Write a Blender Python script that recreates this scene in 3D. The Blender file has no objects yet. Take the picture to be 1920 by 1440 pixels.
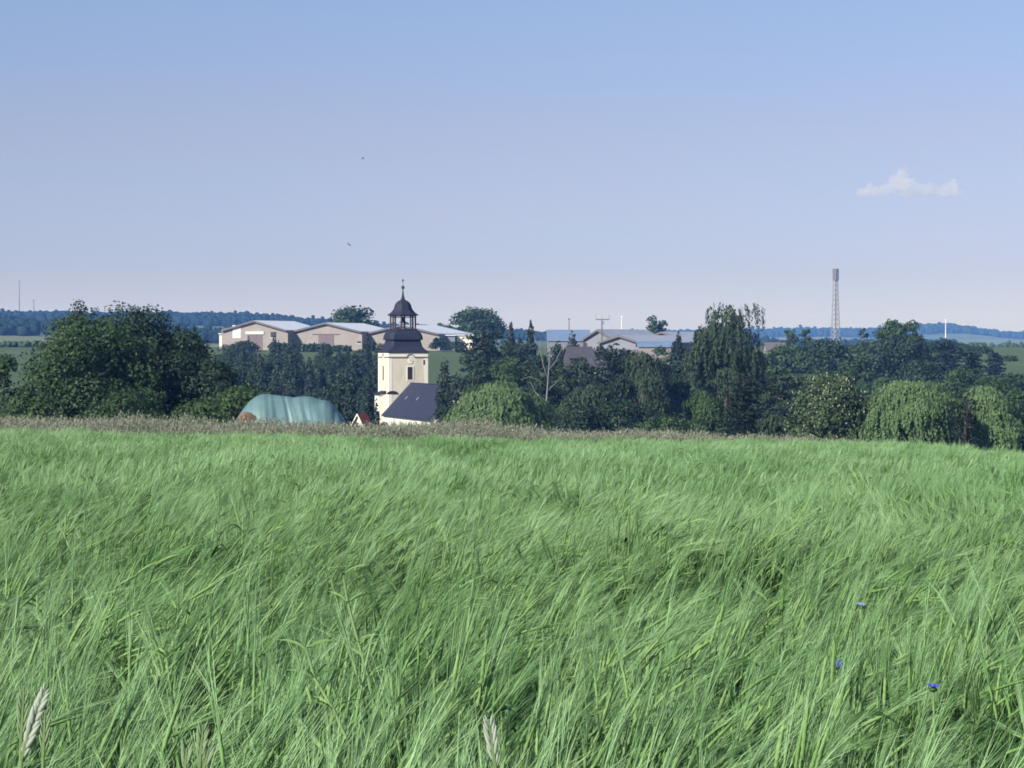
import bpy, math, random
import numpy as np

# ------------------------------------------------------------------ camera, sky, sun, exposure
SC = bpy.context.scene
COL = SC.collection
F = 4500.0            # focal length in pixels of the 1920 px wide picture
HY = 645.0            # row of the true horizon
CZ = 1.25             # eye height above the soil at the camera

cam_d = bpy.data.cameras.new('camera')
cam = bpy.data.objects.new('camera', cam_d); COL.objects.link(cam)
cam.location = (0, 0, CZ); cam.rotation_euler = (math.radians(90), 0, 0)
cam_d.sensor_width = 36; cam_d.lens = 36 * F / 1920
cam_d.shift_y = -(720 - HY) / 1920
cam_d.clip_start = 0.05; cam_d.clip_end = 40000
SC.camera = cam

SUN_EL, SUN_AZ = 30.0, -135.0     # degrees; azimuth from +Y towards +X
world = bpy.data.worlds.new('World'); SC.world = world; world.use_nodes = True
wn, wl = world.node_tree.nodes, world.node_tree.links
wn.clear()
wo = wn.new('ShaderNodeOutputWorld'); wb = wn.new('ShaderNodeBackground')
sky = wn.new('ShaderNodeTexSky'); sky.sky_type = 'NISHITA'; sky.sun_disc = False
sky.sun_elevation = math.radians(SUN_EL); sky.sun_rotation = math.radians(SUN_AZ)
sky.air_density = 1.0; sky.dust_density = 0.3; sky.ozone_density = 3.0; sky.altitude = 100
tint = wn.new('ShaderNodeMix'); tint.data_type = 'RGBA'; tint.blend_type = 'MULTIPLY'
tint.inputs['Factor'].default_value = 1.0
wtc = wn.new('ShaderNodeTexCoord'); wsx = wn.new('ShaderNodeSeparateXYZ'); wrp = wn.new('ShaderNodeValToRGB')
wl.new(wtc.outputs['Generated'], wsx.inputs[0]); wl.new(wsx.outputs['Z'], wrp.inputs[0])
_e = wrp.color_ramp.elements
for _k, (_p, _c) in enumerate(((0.0, (0.68, 0.68, 0.94)), (0.031, (0.575, 0.56, 0.86)), (0.085, (0.705, 0.605, 0.76)), (0.142, (0.765, 0.70, 0.825)), (0.3, (0.78, 0.74, 0.88)))):
    _q = _e[_k] if _k < 2 else _e.new(_p)
    _q.position = _p; _q.color = (*_c, 1)
wmp = wn.new('ShaderNodeMapping'); wmp.inputs['Scale'].default_value = (3.0, 3.0, 22.0); wl.new(wtc.outputs['Generated'], wmp.inputs[0])
wnz = wn.new('ShaderNodeTexNoise'); wnz.inputs['Scale'].default_value = 2.2; wnz.inputs['Detail'].default_value = 4; wl.new(wmp.outputs[0], wnz.inputs['Vector'])
wmr = wn.new('ShaderNodeMapRange'); wmr.inputs['From Min'].default_value = 0.35; wmr.inputs['From Max'].default_value = 0.65
wl.new(wnz.outputs[0], wmr.inputs['Value'])
wcx = wn.new('ShaderNodeMix'); wcx.data_type = 'RGBA'; wcx.inputs['A'].default_value = (0.965, 0.985, 1.0, 1); wcx.inputs['B'].default_value = (1.0, 0.975, 0.99, 1)
wl.new(wmr.outputs[0], wcx.inputs['Factor'])
wm2 = wn.new('ShaderNodeMix'); wm2.data_type = 'RGBA'; wm2.blend_type = 'MULTIPLY'; wm2.inputs['Factor'].default_value = 1.0
wl.new(wrp.outputs[0], wm2.inputs['A']); wl.new(wcx.outputs['Result'], wm2.inputs['B'])
wl.new(wm2.outputs['Result'], tint.inputs['B'])
wl.new(sky.outputs[0], tint.inputs['A']); wl.new(tint.outputs['Result'], wb.inputs['Color'])
wb.inputs['Strength'].default_value = 0.077
wl.new(wb.outputs[0], wo.inputs['Surface'])

sd = bpy.data.lights.new('sun', 'SUN'); sd.energy = 4.2; sd.angle = math.radians(0.6); sd.color = (1.0, 0.95, 0.86)
sun = bpy.data.objects.new('sun', sd); COL.objects.link(sun)
_el, _az = math.radians(SUN_EL), math.radians(SUN_AZ)
_sv = np.array([math.sin(_az) * math.cos(_el), math.cos(_az) * math.cos(_el), math.sin(_el)])
from mathutils import Vector, Matrix, Euler
sun.rotation_euler = Vector(_sv).to_track_quat('Z', 'Y').to_euler()

SC.view_settings.view_transform = 'Standard'; SC.view_settings.look = 'None'
SC.view_settings.exposure = 0.80; SC.view_settings.gamma = 1.0
SC.cycles.use_denoising = True
SC.cycles.filter_width = 1.7
SC.cycles.max_bounces = 6; SC.cycles.diffuse_bounces = 2; SC.cycles.transmission_bounces = 3
SC.cycles.volume_bounces = 2

# ------------------------------------------------------------------ helpers
def X(px, d): return (px - 960.0) / F * d
def Z(py, d): return (HY - py) / F * d + CZ
def rng_(s): return np.random.default_rng(s)

def terr(x, y):
    """height of the ground at x, y"""
    x = np.asarray(x, float); y = np.asarray(y, float)
    ys = [-400, -30, 0, 30, 56, 66, 80, 120, 180, 260, 360, 450, 520, 600, 700, 790, 900, 1200, 1500, 3000, 12500]
    zs = [-1.0, -0.6, -1.25, -2.25, -3.12, -3.5, -4.5, -7.6, -11.0, -14.0, -16.6, -17.0, -14.6, -9.6, -4.8, -2.0, -1.2, -2.2, -3.0, -4.0, -6.0]
    z = np.interp(y, ys, zs)
    cr = np.interp(x, [-40, -12, 0, 5.4, 9, 12, 16, 30], [0.7, 0.234, 0, -0.03, -0.12, -0.35, -0.9, -2.5])
    z = z + cr * np.clip((150 - y) / 80.0, 0, 1) * np.clip((y + 20) / 40.0, 0, 1)
    top1 = np.interp(x, [-3000, -900, -640, -320, -173, 50, 320, 800, 3000], [30, 44, 44, 42, 29, 18, 9, 5, 8])
    z = z + (top1 - 8) * np.exp(-((y - 3000) / 520.0) ** 2)
    top1b = np.interp(x, [-1600, -420, -330, -230, -60, 4000], [14, 16, 13, 6, 0, 0])
    z = z + top1b * np.exp(-((y - 1900) / 260.0) ** 2)
    top2 = np.interp(x, [-4000, 0, 600, 760, 888, 980, 1080, 1155, 1213, 1285, 1390, 1700, 2600, 5000],
                     [20, 18, 26, 30, 28, 30, 42, 41, 28, 21, 17, 22, 34, 25])
    z = z + top2 * np.exp(-((y - 6500) / 900.0) ** 2)
    return z + CZ

def T(x, y): return float(terr(x, y))

def np_mesh(name, V, groups, mats=(), smooth=False):
    """V (n,3); groups: list of (faces (m,k) int array, material slot)"""
    me = bpy.data.meshes.new(name)
    V = np.asarray(V, np.float32)
    groups = [(np.asarray(f, np.int32), m) for f, m in groups if len(f)]
    nl = sum(f.size for f, _ in groups); nf = sum(len(f) for f, _ in groups)
    me.vertices.add(len(V)); me.vertices.foreach_set('co', V.ravel())
    me.loops.add(nl); me.loops.foreach_set('vertex_index', np.concatenate([f.ravel() for f, _ in groups]))
    me.polygons.add(nf)
    st, mi, o = [], [], 0
    for f, m in groups:
        k = f.shape[1]; st.append(o + np.arange(len(f)) * k); mi.append(np.full(len(f), m)); o += f.size
    me.polygons.foreach_set('loop_start', np.concatenate(st).astype(np.int32))
    me.polygons.foreach_set('material_index', np.concatenate(mi).astype(np.int32))
    if smooth: me.polygons.foreach_set('use_smooth', np.ones(nf, bool))
    me.update(calc_edges=True); me.validate()
    for m in mats: me.materials.append(m)
    return me

class MB:
    """collects shapes of one part"""
    def __init__(s): s.v = []; s.f = []
    def add(s, V, Fs):
        o = len(s.v); s.v += [tuple(map(float, p)) for p in V]; s.f += [tuple(int(i) + o for i in f) for f in Fs]; return s
    def box(s, x0, x1, y0, y1, z0, z1):
        V = [(x, y, z) for z in (z0, z1) for y in (y0, y1) for x in (x0, x1)]
        return s.add(V, [(0, 2, 3, 1), (4, 5, 7, 6), (0, 1, 5, 4), (2, 6, 7, 3), (0, 4, 6, 2), (1, 3, 7, 5)])
    def prism(s, poly, axis, a, b):
        """poly: 2D points; axis the extrusion axis (0,1,2) from a to b"""
        n = len(poly); V = []
        for t in (a, b):
            for p in poly:
                q = [0, 0, 0]; o = [i for i in range(3) if i != axis]
                q[axis] = t; q[o[0]] = p[0]; q[o[1]] = p[1]; V.append(q)
        Fs = [tuple(range(n))[::-1], tuple(range(n, 2 * n))] + [(i, (i + 1) % n, n + (i + 1) % n, n + i) for i in range(n)]
        return s.add(V, Fs)
    def tube(s, pts, rad, n=6):
        V, Q = tube(np.array(pts, float), np.array(rad, float), n); m = len(V)
        Fs = [tuple(q) for q in Q]
        Fs.append(tuple(range(n))[::-1]); Fs.append(tuple(range(m - n, m)))
        return s.add(V, Fs)
    def rings(s, rings, cap=True):
        n = len(rings[0]); V = [p for r in rings for p in r]
        Fs = [(k * n + i, k * n + (i + 1) % n, (k + 1) * n + (i + 1) % n, (k + 1) * n + i) for k in range(len(rings) - 1) for i in range(n)]
        if cap: Fs += [tuple(range(n))[::-1], tuple(range(len(V) - n, len(V)))]
        return s.add(V, Fs)
    def build(s, name, mat, parent=None, smooth=False):
        me = bpy.data.meshes.new(name); me.from_pydata(s.v, [], s.f); me.update()
        if smooth:
            for p in me.polygons: p.use_smooth = True
        if mat: me.materials.append(mat)
        return link(name, me, parent)

def tube(P, R, n=6):
    k = len(P); D = np.gradient(P, axis=0); D /= np.linalg.norm(D, axis=1)[:, None] + 1e-9
    ref = np.array([0, 0, 1.0]) if abs(D[0, 2]) < 0.9 else np.array([1.0, 0, 0])
    U = np.cross(D, ref); U /= np.linalg.norm(U, axis=1)[:, None] + 1e-9; W = np.cross(D, U)
    a = np.arange(n) / n * 2 * math.pi
    V = P[:, None] + R[:, None, None] * (np.cos(a)[None, :, None] * U[:, None] + np.sin(a)[None, :, None] * W[:, None])
    i, j = np.meshgrid(np.arange(k - 1), np.arange(n), indexing='ij'); i = i.ravel(); j = j.ravel()
    Q = np.stack([i * n + j, i * n + (j + 1) % n, (i + 1) * n + (j + 1) % n, (i + 1) * n + j], 1)
    return V.reshape(-1, 3), Q

def ribbons(P, W, S):
    """P (n,k,3) centre lines, W (n,k) half widths, S (n,3) side vectors"""
    n, k, _ = P.shape
    off = W[..., None] * S[:, None, :]
    V = np.stack([P - off, P + off], 2).reshape(-1, 3)
    b = (np.arange(n) * k * 2)[:, None] + (np.arange(k - 1) * 2)[None, :]
    b = b.ravel()
    return V, np.stack([b, b + 1, b + 3, b + 2], 1)

def unit(v): return v / (np.linalg.norm(v, axis=-1, keepdims=True) + 1e-9)

def link(name, data, parent=None):
    o = bpy.data.objects.new(name, data); COL.objects.link(o)
    if parent is not None: o.parent = parent
    return o
def empty(name, loc, rz=0.0):
    o = bpy.data.objects.new(name, None); COL.objects.link(o)
    o.location = loc; o.rotation_euler = (0, 0, rz); o.empty_display_size = 0.5; return o
def tag(o, label=None, cat=None, group=None, kind=None):
    if label: o['label'] = label
    if cat: o['category'] = cat
    if group: o['group'] = group
    if kind: o['kind'] = kind
    return o

# ------------------------------------------------------------------ materials
def mat_new(name):
    m = bpy.data.materials.new(name); m.use_nodes = True; m.node_tree.nodes.clear()
    return m, m.node_tree.nodes, m.node_tree.links

def mat_plain(name, col, rough=0.8, var=0.12, scale=2.0, spec=0.3, metal=0.0, bump=0.0, col2=None, stretch=(1, 1, 1)):
    m, n, l = mat_new(name)
    o = n.new('ShaderNodeOutputMaterial'); p = n.new('ShaderNodeBsdfPrincipled')
    tc = n.new('ShaderNodeTexCoord'); mp = n.new('ShaderNodeMapping'); mp.inputs['Scale'].default_value = stretch
    tx = n.new('ShaderNodeTexNoise'); tx.inputs['Scale'].default_value = scale; tx.inputs['Detail'].default_value = 6
    tx.inputs['Roughness'].default_value = 0.65
    rp = n.new('ShaderNodeValToRGB'); rp.color_ramp.elements[0].position = 0.3; rp.color_ramp.elements[1].position = 0.72
    c2 = col2 if col2 else tuple(min(1, c * (1 + var)) for c in col); c1 = tuple(c * (1 - var) for c in col)
    rp.color_ramp.elements[0].color = (*c1, 1); rp.color_ramp.elements[1].color = (*c2, 1)
    l.new(tc.outputs['Object'], mp.inputs[0]); l.new(mp.outputs[0], tx.inputs[0]); l.new(tx.outputs[0], rp.inputs[0])
    l.new(rp.outputs[0], p.inputs['Base Color'])
    p.inputs['Roughness'].default_value = rough; p.inputs['Metallic'].default_value = metal
    p.inputs['Specular IOR Level'].default_value = spec
    if bump:
        b = n.new('ShaderNodeBump'); b.inputs['Strength'].default_value = bump; b.inputs['Distance'].default_value = 0.05
        l.new(tx.outputs[0], b.inputs['Height']); l.new(b.outputs[0], p.inputs['Normal'])
    l.new(p.outputs[0], o.inputs[0])
    return m

def mat_leaf(name, ca, cb, trans=0.3, rough=0.6, spec=0.25, patch=0.0):
    """leaf colour varies from leaf to leaf and a little from plant to plant"""
    m, n, l = mat_new(name)
    o = n.new('ShaderNodeOutputMaterial'); p = n.new('ShaderNodeBsdfPrincipled')
    g = n.new('ShaderNodeNewGeometry'); oi = n.new('ShaderNodeObjectInfo')
    ad = n.new('ShaderNodeMath'); ad.operation = 'MULTIPLY_ADD'; ad.inputs[1].default_value = 0.35
    l.new(oi.outputs['Random'], ad.inputs[0])
    mu = n.new('ShaderNodeMath'); mu.operation = 'MULTIPLY'; mu.inputs[1].default_value = 0.65
    l.new(g.outputs['Random Per Island'], mu.inputs[0]); l.new(mu.outputs[0], ad.inputs[2])
    mx = n.new('ShaderNodeMix'); mx.data_type = 'RGBA'
    mx.inputs['A'].default_value = (*ca, 1); mx.inputs['B'].default_value = (*cb, 1)
    l.new(ad.outputs[0], mx.inputs['Factor'])
    if patch:     # vigour of the crop differs from place to place
        nz = n.new('ShaderNodeTexNoise'); nz.inputs['Scale'].default_value = 0.55; nz.inputs['Detail'].default_value = 3; l.new(g.outputs['Position'], nz.inputs['Vector'])
        mr = n.new('ShaderNodeMapRange'); mr.inputs['From Min'].default_value = 0.3; mr.inputs['From Max'].default_value = 0.7
        mr.inputs['To Min'].default_value = -patch; mr.inputs['To Max'].default_value = patch; l.new(nz.outputs[0], mr.inputs['Value'])
        a2 = n.new('ShaderNodeMath'); a2.operation = 'ADD'; a2.use_clamp = True; l.new(ad.outputs[0], a2.inputs[0]); l.new(mr.outputs[0], a2.inputs[1]); l.new(a2.outputs[0], mx.inputs['Factor'])
    l.new(mx.outputs['Result'], p.inputs['Base Color'])
    p.inputs['Roughness'].default_value = rough; p.inputs['Specular IOR Level'].default_value = spec
    t = n.new('ShaderNodeBsdfTranslucent'); l.new(mx.outputs['Result'], t.inputs['Color'])
    ms = n.new('ShaderNodeMixShader'); ms.inputs[0].default_value = trans
    l.new(p.outputs[0], ms.inputs[1]); l.new(t.outputs[0], ms.inputs[2]); l.new(ms.outputs[0], o.inputs[0])
    return m

M = {}
M['broad'] = mat_leaf('leaf_broad', (0.026, 0.056, 0.022), (0.066, 0.115, 0.040))
M['broad_mid'] = mat_leaf('leaf_broad_mid', (0.040, 0.080, 0.028), (0.080, 0.135, 0.045))
M['dark'] = mat_leaf('leaf_dark', (0.017, 0.037, 0.021), (0.040, 0.072, 0.034), trans=0.2)
M['conifer'] = mat_leaf('needle', (0.016, 0.034, 0.028), (0.032, 0.058, 0.042), trans=0.12)
M['cedar'] = mat_leaf('needle_dark', (0.014, 0.028, 0.020), (0.030, 0.052, 0.030), trans=0.1)
M['willow'] = mat_leaf('leaf_willow', (0.085, 0.155, 0.062), (0.170, 0.255, 0.108), trans=0.35)
M['birch'] = mat_leaf('leaf_birch', (0.026, 0.048, 0.024), (0.058, 0.088, 0.044), trans=0.25)
M['chestnut'] = mat_leaf('leaf_chestnut', (0.045, 0.080, 0.034), (0.110, 0.155, 0.070), trans=0.25)
M['far_needle'] = mat_leaf('far_needle', (0.010, 0.024, 0.022), (0.020, 0.040, 0.034), trans=0.0, spec=0.0, rough=1.0)
M['candle'] = mat_leaf('blossom', (0.30, 0.32, 0.22), (0.42, 0.42, 0.32), trans=0.2)
M['red_leaf'] = mat_leaf('leaf_red', (0.16, 0.06, 0.05), (0.24, 0.11, 0.09))
M['bark'] = mat_plain('bark', (0.11, 0.09, 0.07), 0.9, 0.35, 3.0, bump=0.4, stretch=(1, 1, 0.25))
M['pale_bark'] = mat_plain('pale_bark', (0.20, 0.195, 0.185), 0.9, 0.25, 3.0, bump=0.3)
M['ground'] = None
M['plaster'] = mat_plain('plaster', (0.585, 0.54, 0.44), 0.9, 0.14, 1.1, bump=0.1, stretch=(1, 1, 0.3))
M['white_plaster'] = mat_plain('white_plaster', (0.72, 0.69, 0.60), 0.9, 0.06, 0.8)
M['slate'] = mat_plain('slate', (0.022, 0.025, 0.044), 0.7, 0.28, 1.6, spec=0.2, bump=0.25, stretch=(1, 1, 2.5))
M['slate_nave'] = mat_plain('slate_nave', (0.026, 0.031, 0.056), 0.75, 0.25, 1.3, spec=0.2, bump=0.2)
M['moulding'] = mat_plain('moulding', (0.20, 0.18, 0.15), 0.9, 0.15)
M['dark_opening'] = mat_plain('dark_louvre', (0.018, 0.016, 0.015), 0.8, 0.2)
M['timber'] = mat_plain('dark_timber', (0.06, 0.05, 0.05), 0.8, 0.3)
M['bronze'] = mat_plain('bell_bronze', (0.04, 0.045, 0.04), 0.5, 0.2, metal=0.4)
M['gilt'] = mat_plain('gilt', (0.22, 0.17, 0.08), 0.4, 0.1, metal=0.7)
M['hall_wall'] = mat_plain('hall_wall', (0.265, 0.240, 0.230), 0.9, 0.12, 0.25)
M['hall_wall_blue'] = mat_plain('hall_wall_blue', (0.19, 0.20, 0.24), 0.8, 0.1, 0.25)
M['hall_roof'] = mat_plain('hall_roof', (0.72, 0.74, 0.76), 0.35, 0.06, 0.3, spec=0.5)
M['hall_roof_grey'] = mat_plain('hall_roof_grey', (0.36, 0.39, 0.44), 0.45, 0.14, 0.3, spec=0.4)
M['hall_roof_blue'] = mat_plain('hall_roof_blue', (0.17, 0.24, 0.36), 0.4, 0.12, 0.3, spec=0.5)
M['fascia'] = mat_plain('fascia', (0.13, 0.12, 0.13), 0.8, 0.1)
M['hall_door'] = mat_plain('hall_door', (0.15, 0.12, 0.13), 0.8, 0.15, 0.6, stretch=(4, 1, 0.5))
M['light_panel'] = mat_plain('light_panel', (0.58, 0.57, 0.53), 0.8, 0.06)
M['glass_dark'] = mat_plain('glass_dark', (0.03, 0.035, 0.04), 0.15, 0.2, spec=0.6)
M['brown_roof'] = mat_plain('brown_roof', (0.070, 0.070, 0.085), 0.8, 0.2, 1.5)
M['red_roof'] = mat_plain('red_roof', (0.38, 0.10, 0.06), 0.8, 0.2, 1.5)
M['steel'] = mat_plain('galvanised_steel', (0.26, 0.27, 0.30), 0.6, 0.1, metal=0.2)
M['antenna'] = mat_plain('antenna', (0.22, 0.22, 0.26), 0.6, 0.2)
M['wood_pole'] = mat_plain('wood_pole', (0.14, 0.12, 0.11), 0.9, 0.2)
M['white_mast'] = mat_plain('white_mast', (0.75, 0.75, 0.75), 0.6, 0.05)
M['tarp'] = mat_plain('tarpaulin', (0.105, 0.190, 0.198), 0.5, 0.18, 0.7, spec=0.4, bump=0.15)
M['straw'] = mat_plain('straw', (0.17, 0.11, 0.075), 0.95, 0.35, 6.0, bump=0.4)
M['bird'] = mat_plain('feather', (0.05, 0.05, 0.055), 0.7, 0.2)
M['awn'] = mat_leaf('barley_awn', (0.060, 0.175, 0.036), (0.395, 0.605, 0.295), trans=0.25, rough=0.5, spec=0.25, patch=0.3)
M['ear'] = mat_leaf('barley_ear', (0.125, 0.260, 0.065), (0.250, 0.410, 0.140), trans=0.2, rough=0.6)
M['blade'] = mat_leaf('barley_blade', (0.018, 0.058, 0.012), (0.048, 0.115, 0.028), trans=0.25, rough=0.45, spec=0.35)
M['grass_blade'] = mat_leaf('verge_blade', (0.080, 0.125, 0.050), (0.150, 0.190, 0.085), trans=0.3)
M['panicle'] = mat_leaf('verge_panicle', (0.215, 0.235, 0.170), (0.350, 0.360, 0.280), trans=0.3)
M['wheat'] = mat_leaf('wheat_glume', (0.31, 0.36, 0.28), (0.43, 0.47, 0.39), trans=0.2)
M['wheat_green'] = mat_leaf('wheat_glume_green', (0.17, 0.26, 0.12), (0.25, 0.33, 0.19), trans=0.2)
M['wheat_stem'] = mat_leaf('wheat_stem', (0.13, 0.24, 0.08), (0.20, 0.31, 0.12), trans=0.2)
M['petal'] = mat_leaf('cornflower_petal', (0.07, 0.085, 0.55), (0.12, 0.14, 0.70), trans=0.25)
M['petal_pale'] = mat_leaf('cornflower_petal_pale', (0.25, 0.30, 0.60), (0.34, 0.38, 0.66), trans=0.25)

def ground_mat():
    m, n, l = mat_new('fields')
    o = n.new('ShaderNodeOutputMaterial'); p = n.new('ShaderNodeBsdfPrincipled'); p.inputs['Roughness'].default_value = 0.95
    p.inputs['Specular IOR Level'].default_value = 0.1
    g = n.new('ShaderNodeNewGeometry')
    vo = n.new('ShaderNodeTexVoronoi'); vo.inputs['Scale'].default_value = 1.0; vo.inputs['Randomness'].default_value = 0.8
    mp = n.new('ShaderNodeMapping'); mp.inputs['Scale'].default_value = (0.0032, 0.0052, 0.0); mp.inputs['Rotation'].default_value = (0, 0, 0.25)
    l.new(g.outputs['Position'], mp.inputs[0]); l.new(mp.outputs[0], vo.inputs['Vector'])
    rp = n.new('ShaderNodeValToRGB'); e = rp.color_ramp.elements
    e[0].position = 0.0; e[0].color = (0.095, 0.140, 0.068, 1); e[1].position = 1.0; e[1].color = (0.20, 0.235, 0.125, 1)
    k = e.new(0.5); k.color = (0.130, 0.180, 0.085, 1)
    sp = n.new('ShaderNodeSeparateColor'); l.new(vo.outputs['Color'], sp.inputs[0]); l.new(sp.outputs[0], rp.inputs[0])
    nz = n.new('ShaderNodeTexNoise'); nz.inputs['Scale'].default_value = 0.35; nz.inputs['Detail'].default_value = 8
    l.new(g.outputs['Position'], nz.inputs['Vector'])
    mx = n.new('ShaderNodeMix'); mx.data_type = 'RGBA'; mx.blend_type = 'MULTIPLY'; mx.inputs['Factor'].default_value = 0.5
    l.new(rp.outputs[0], mx.inputs['A']); l.new(nz.outputs['Color'], mx.inputs['B'])
    # bare soil under the crop
    at = n.new('ShaderNodeAttribute'); at.attribute_name = 'crop'
    m2 = n.new('ShaderNodeMix'); m2.data_type = 'RGBA'; m2.inputs['B'].default_value = (0.055, 0.060, 0.030, 1)
    l.new(at.outputs['Fac'], m2.inputs['Factor']); l.new(mx.outputs['Result'], m2.inputs['A'])
    l.new(m2.outputs['Result'], p.inputs['Base Color']); l.new(p.outputs[0], o.inputs[0])
    return m

# ------------------------------------------------------------------ ground
def build_ground():
    ys = np.concatenate([np.linspace(-300, -10, 12), np.linspace(-6, 90, 60), np.geomspace(93, 9000, 170)])
    s = np.linspace(-1, 1, 161); s = np.sign(s) * np.abs(s) ** 1.5
    hw = 40 + np.maximum(ys, 60) * 0.55
    Yg, S = np.meshgrid(ys, s, indexing='ij'); Xg = S * hw[:, None]
    V = np.stack([Xg, Yg, terr(Xg, Yg)], -1).reshape(-1, 3)
    a, b = Yg.shape
    i, j = np.meshgrid(np.arange(a - 1), np.arange(b - 1), indexing='ij'); i = i.ravel(); j = j.ravel()
    Q = np.stack([i * b + j, i * b + j + 1, (i + 1) * b + j + 1, (i + 1) * b + j], 1)
    me = np_mesh('ground', V, [(Q, 0)], [ground_mat()], smooth=True)
    at = me.attributes.new('crop', 'FLOAT', 'POINT')
    at.data.foreach_set('value', (V[:, 1] < 58).astype(np.float32))
    tag(link('ground', me), kind='structure')
build_ground()

# ------------------------------------------------------------------ trees
def kites(C, N, size, rng, long=1.35, up=None):
    """one kite-shaped leaf tuft at every centre C facing about N; up: preferred long axis"""
    n = len(C); N = unit(N)
    r = rng.normal(size=(n, 3)) if up is None else up + 0.25 * rng.normal(size=(n, 3))
    A = unit(r - (r * N).sum(1)[:, None] * N); B = np.cross(N, A)
    s = (size * rng.uniform(0.65, 1.3, n))[:, None]
    la = s * long * 0.5; lb = s * 0.5
    k = rng.uniform(-0.2, 0.3, (n, 1))
    fold = N * s * rng.uniform(-0.2, 0.2, (n, 1))
    V = np.stack([C - A * la, C + B * lb + A * la * k + fold, C + A * la, C - B * lb + A * la * k + fold], 1).reshape(-1, 3)
    return V, np.arange(n * 4).reshape(-1, 4)

def sphere_dirs(n, rng, low=-1.0):
    z = rng.uniform(low, 1, n); a = rng.uniform(0, 2 * math.pi, n); r = np.sqrt(1 - z * z)
    return np.stack([r * np.cos(a), r * np.sin(a), z], 1)

def limbs(P0, ends, r0, rng, base_r):
    """trunk from the ground to P0 and limbs to the given end points, as tubes in one mesh"""
    Vs, Qs, o = [], [], 0
    def put(P, R, n=6):
        nonlocal o
        v, q = tube(np.array(P), np.array(R), n); Vs.append(v); Qs.append(q + o); o += len(v)
    h = P0[2]
    pts = [(rng.normal() * 0.02 * h * t, rng.normal() * 0.02 * h * t, h * t) for t in np.linspace(0, 1, 6)]
    pts[0] = (0, 0, -0.4)
    put(pts, np.linspace(base_r, base_r * 0.35, 6) * np.array([1.3, 1, 1, 1, 1, 1]), 8)
    for e in ends:
        t0 = rng.uniform(0.35, 0.95); s = np.array([0, 0, h * t0]); e = np.asarray(e)
        mid = s * 0.45 + e * 0.55 + np.array([0, 0, 0.06 * h]) * rng.uniform(-0.3, 1)
        rr = base_r * (0.45 - 0.25 * t0)
        put([s, mid, e], [rr, rr * 0.6, rr * 0.2], 5)
    return np.concatenate(Vs), np.concatenate(Qs)

def crown_broad(W, H, leaf, rng, dens=1.0, lobes=26, bottom=0.08, flat=1.0, airy=0.0):
    """rounded crown made of leafy lobes; returns leaf centres, normals, limb ends"""
    hb = H * bottom; ch = H - hb
    Cs, Ns, ends = [], [], []
    lobes = int(lobes * 1.35); dirs = sphere_dirs(lobes, rng, -0.9)
    low = dirs[:, 2] < 0.1; dirs[low, :2] = unit(dirs[low, :2]) * np.sqrt(np.clip(1 - (dirs[low, 2:] - 0.1) ** 2 * 0.45, 0.2, 1))
    rad = rng.uniform(0.45, 0.88, lobes)
    for i in range(lobes):
        lr = rng.uniform(0.15, 0.27) * W * (1 - 0.25 * max(0, dirs[i, 2]))
        lc = np.array([dirs[i, 0] * W / 2 * rad[i], dirs[i, 1] * W / 2 * rad[i], hb + ch * (0.5 + 0.5 * dirs[i, 2] * rad[i] * 1.08)])
        lr = min(lr, W * 0.27); lc[2] = min(lc[2], H - lr * 0.8)
        n = int(dens * 7.5 * (lr / leaf) ** 2 * (1 - airy)) + 6
        d = sphere_dirs(n, rng, -0.6)
        bump = 1 + 0.16 * np.sin(d @ rng.normal(size=3) * 7 + rng.uniform(0, 6)) + 0.12 * np.sin(d @ rng.normal(size=3) * 13)
        rr = lr * bump * rng.uniform(0.70, 1.08, n)
        C = lc + d * rr[:, None] * np.array([1, 1, 0.78 * flat])
        Cs.append(C); Ns.append(d + 0.55 * rng.normal(size=(n, 3)) + np.array([0, 0, 0.25])); ends.append(lc)
    return np.concatenate(Cs), np.concatenate(Ns), ends

def crown_layers(W, H, leaf, rng, dens=1.0, pads=22, cone=0.5, bottom=0.1):
    """cedar or pine: flat needle pads on level limbs"""
    Cs, Ns, ends = [], [], []; pads = int(pads * 1.8)
    for i in range(pads):
        t = (i + rng.uniform(0, 0.9)) / pads
        z = H * (bottom + (1 - bottom) * t) * 0.98
        reach = W / 2 * (1 - cone * t) * (0.35 if t > 0.93 else 1)
        a = i * 2.4 + rng.uniform(-0.5, 0.5); rr = reach * rng.uniform(0.25, 0.7)
        pr = reach * rng.uniform(0.42, 0.62); c = np.array([math.cos(a) * rr, math.sin(a) * rr, z])
        n = int(dens * 5.0 * (pr / leaf) ** 2) + 8
        u = rng.uniform(0, 1, n) ** 0.5 * pr; b = rng.uniform(0, 2 * math.pi, n)
        x = u * np.cos(b); y = u * np.sin(b)
        zz = -0.10 * pr * (u / pr) ** 2 + rng.normal(size=n) * H * 0.012
        Cs.append(c + np.stack([x, y, zz], 1)); Ns.append(np.array([0, 0, 1.0]) + 0.45 * rng.normal(size=(n, 3))); ends.append(c)
    return np.concatenate(Cs), np.concatenate(Ns), ends

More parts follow.
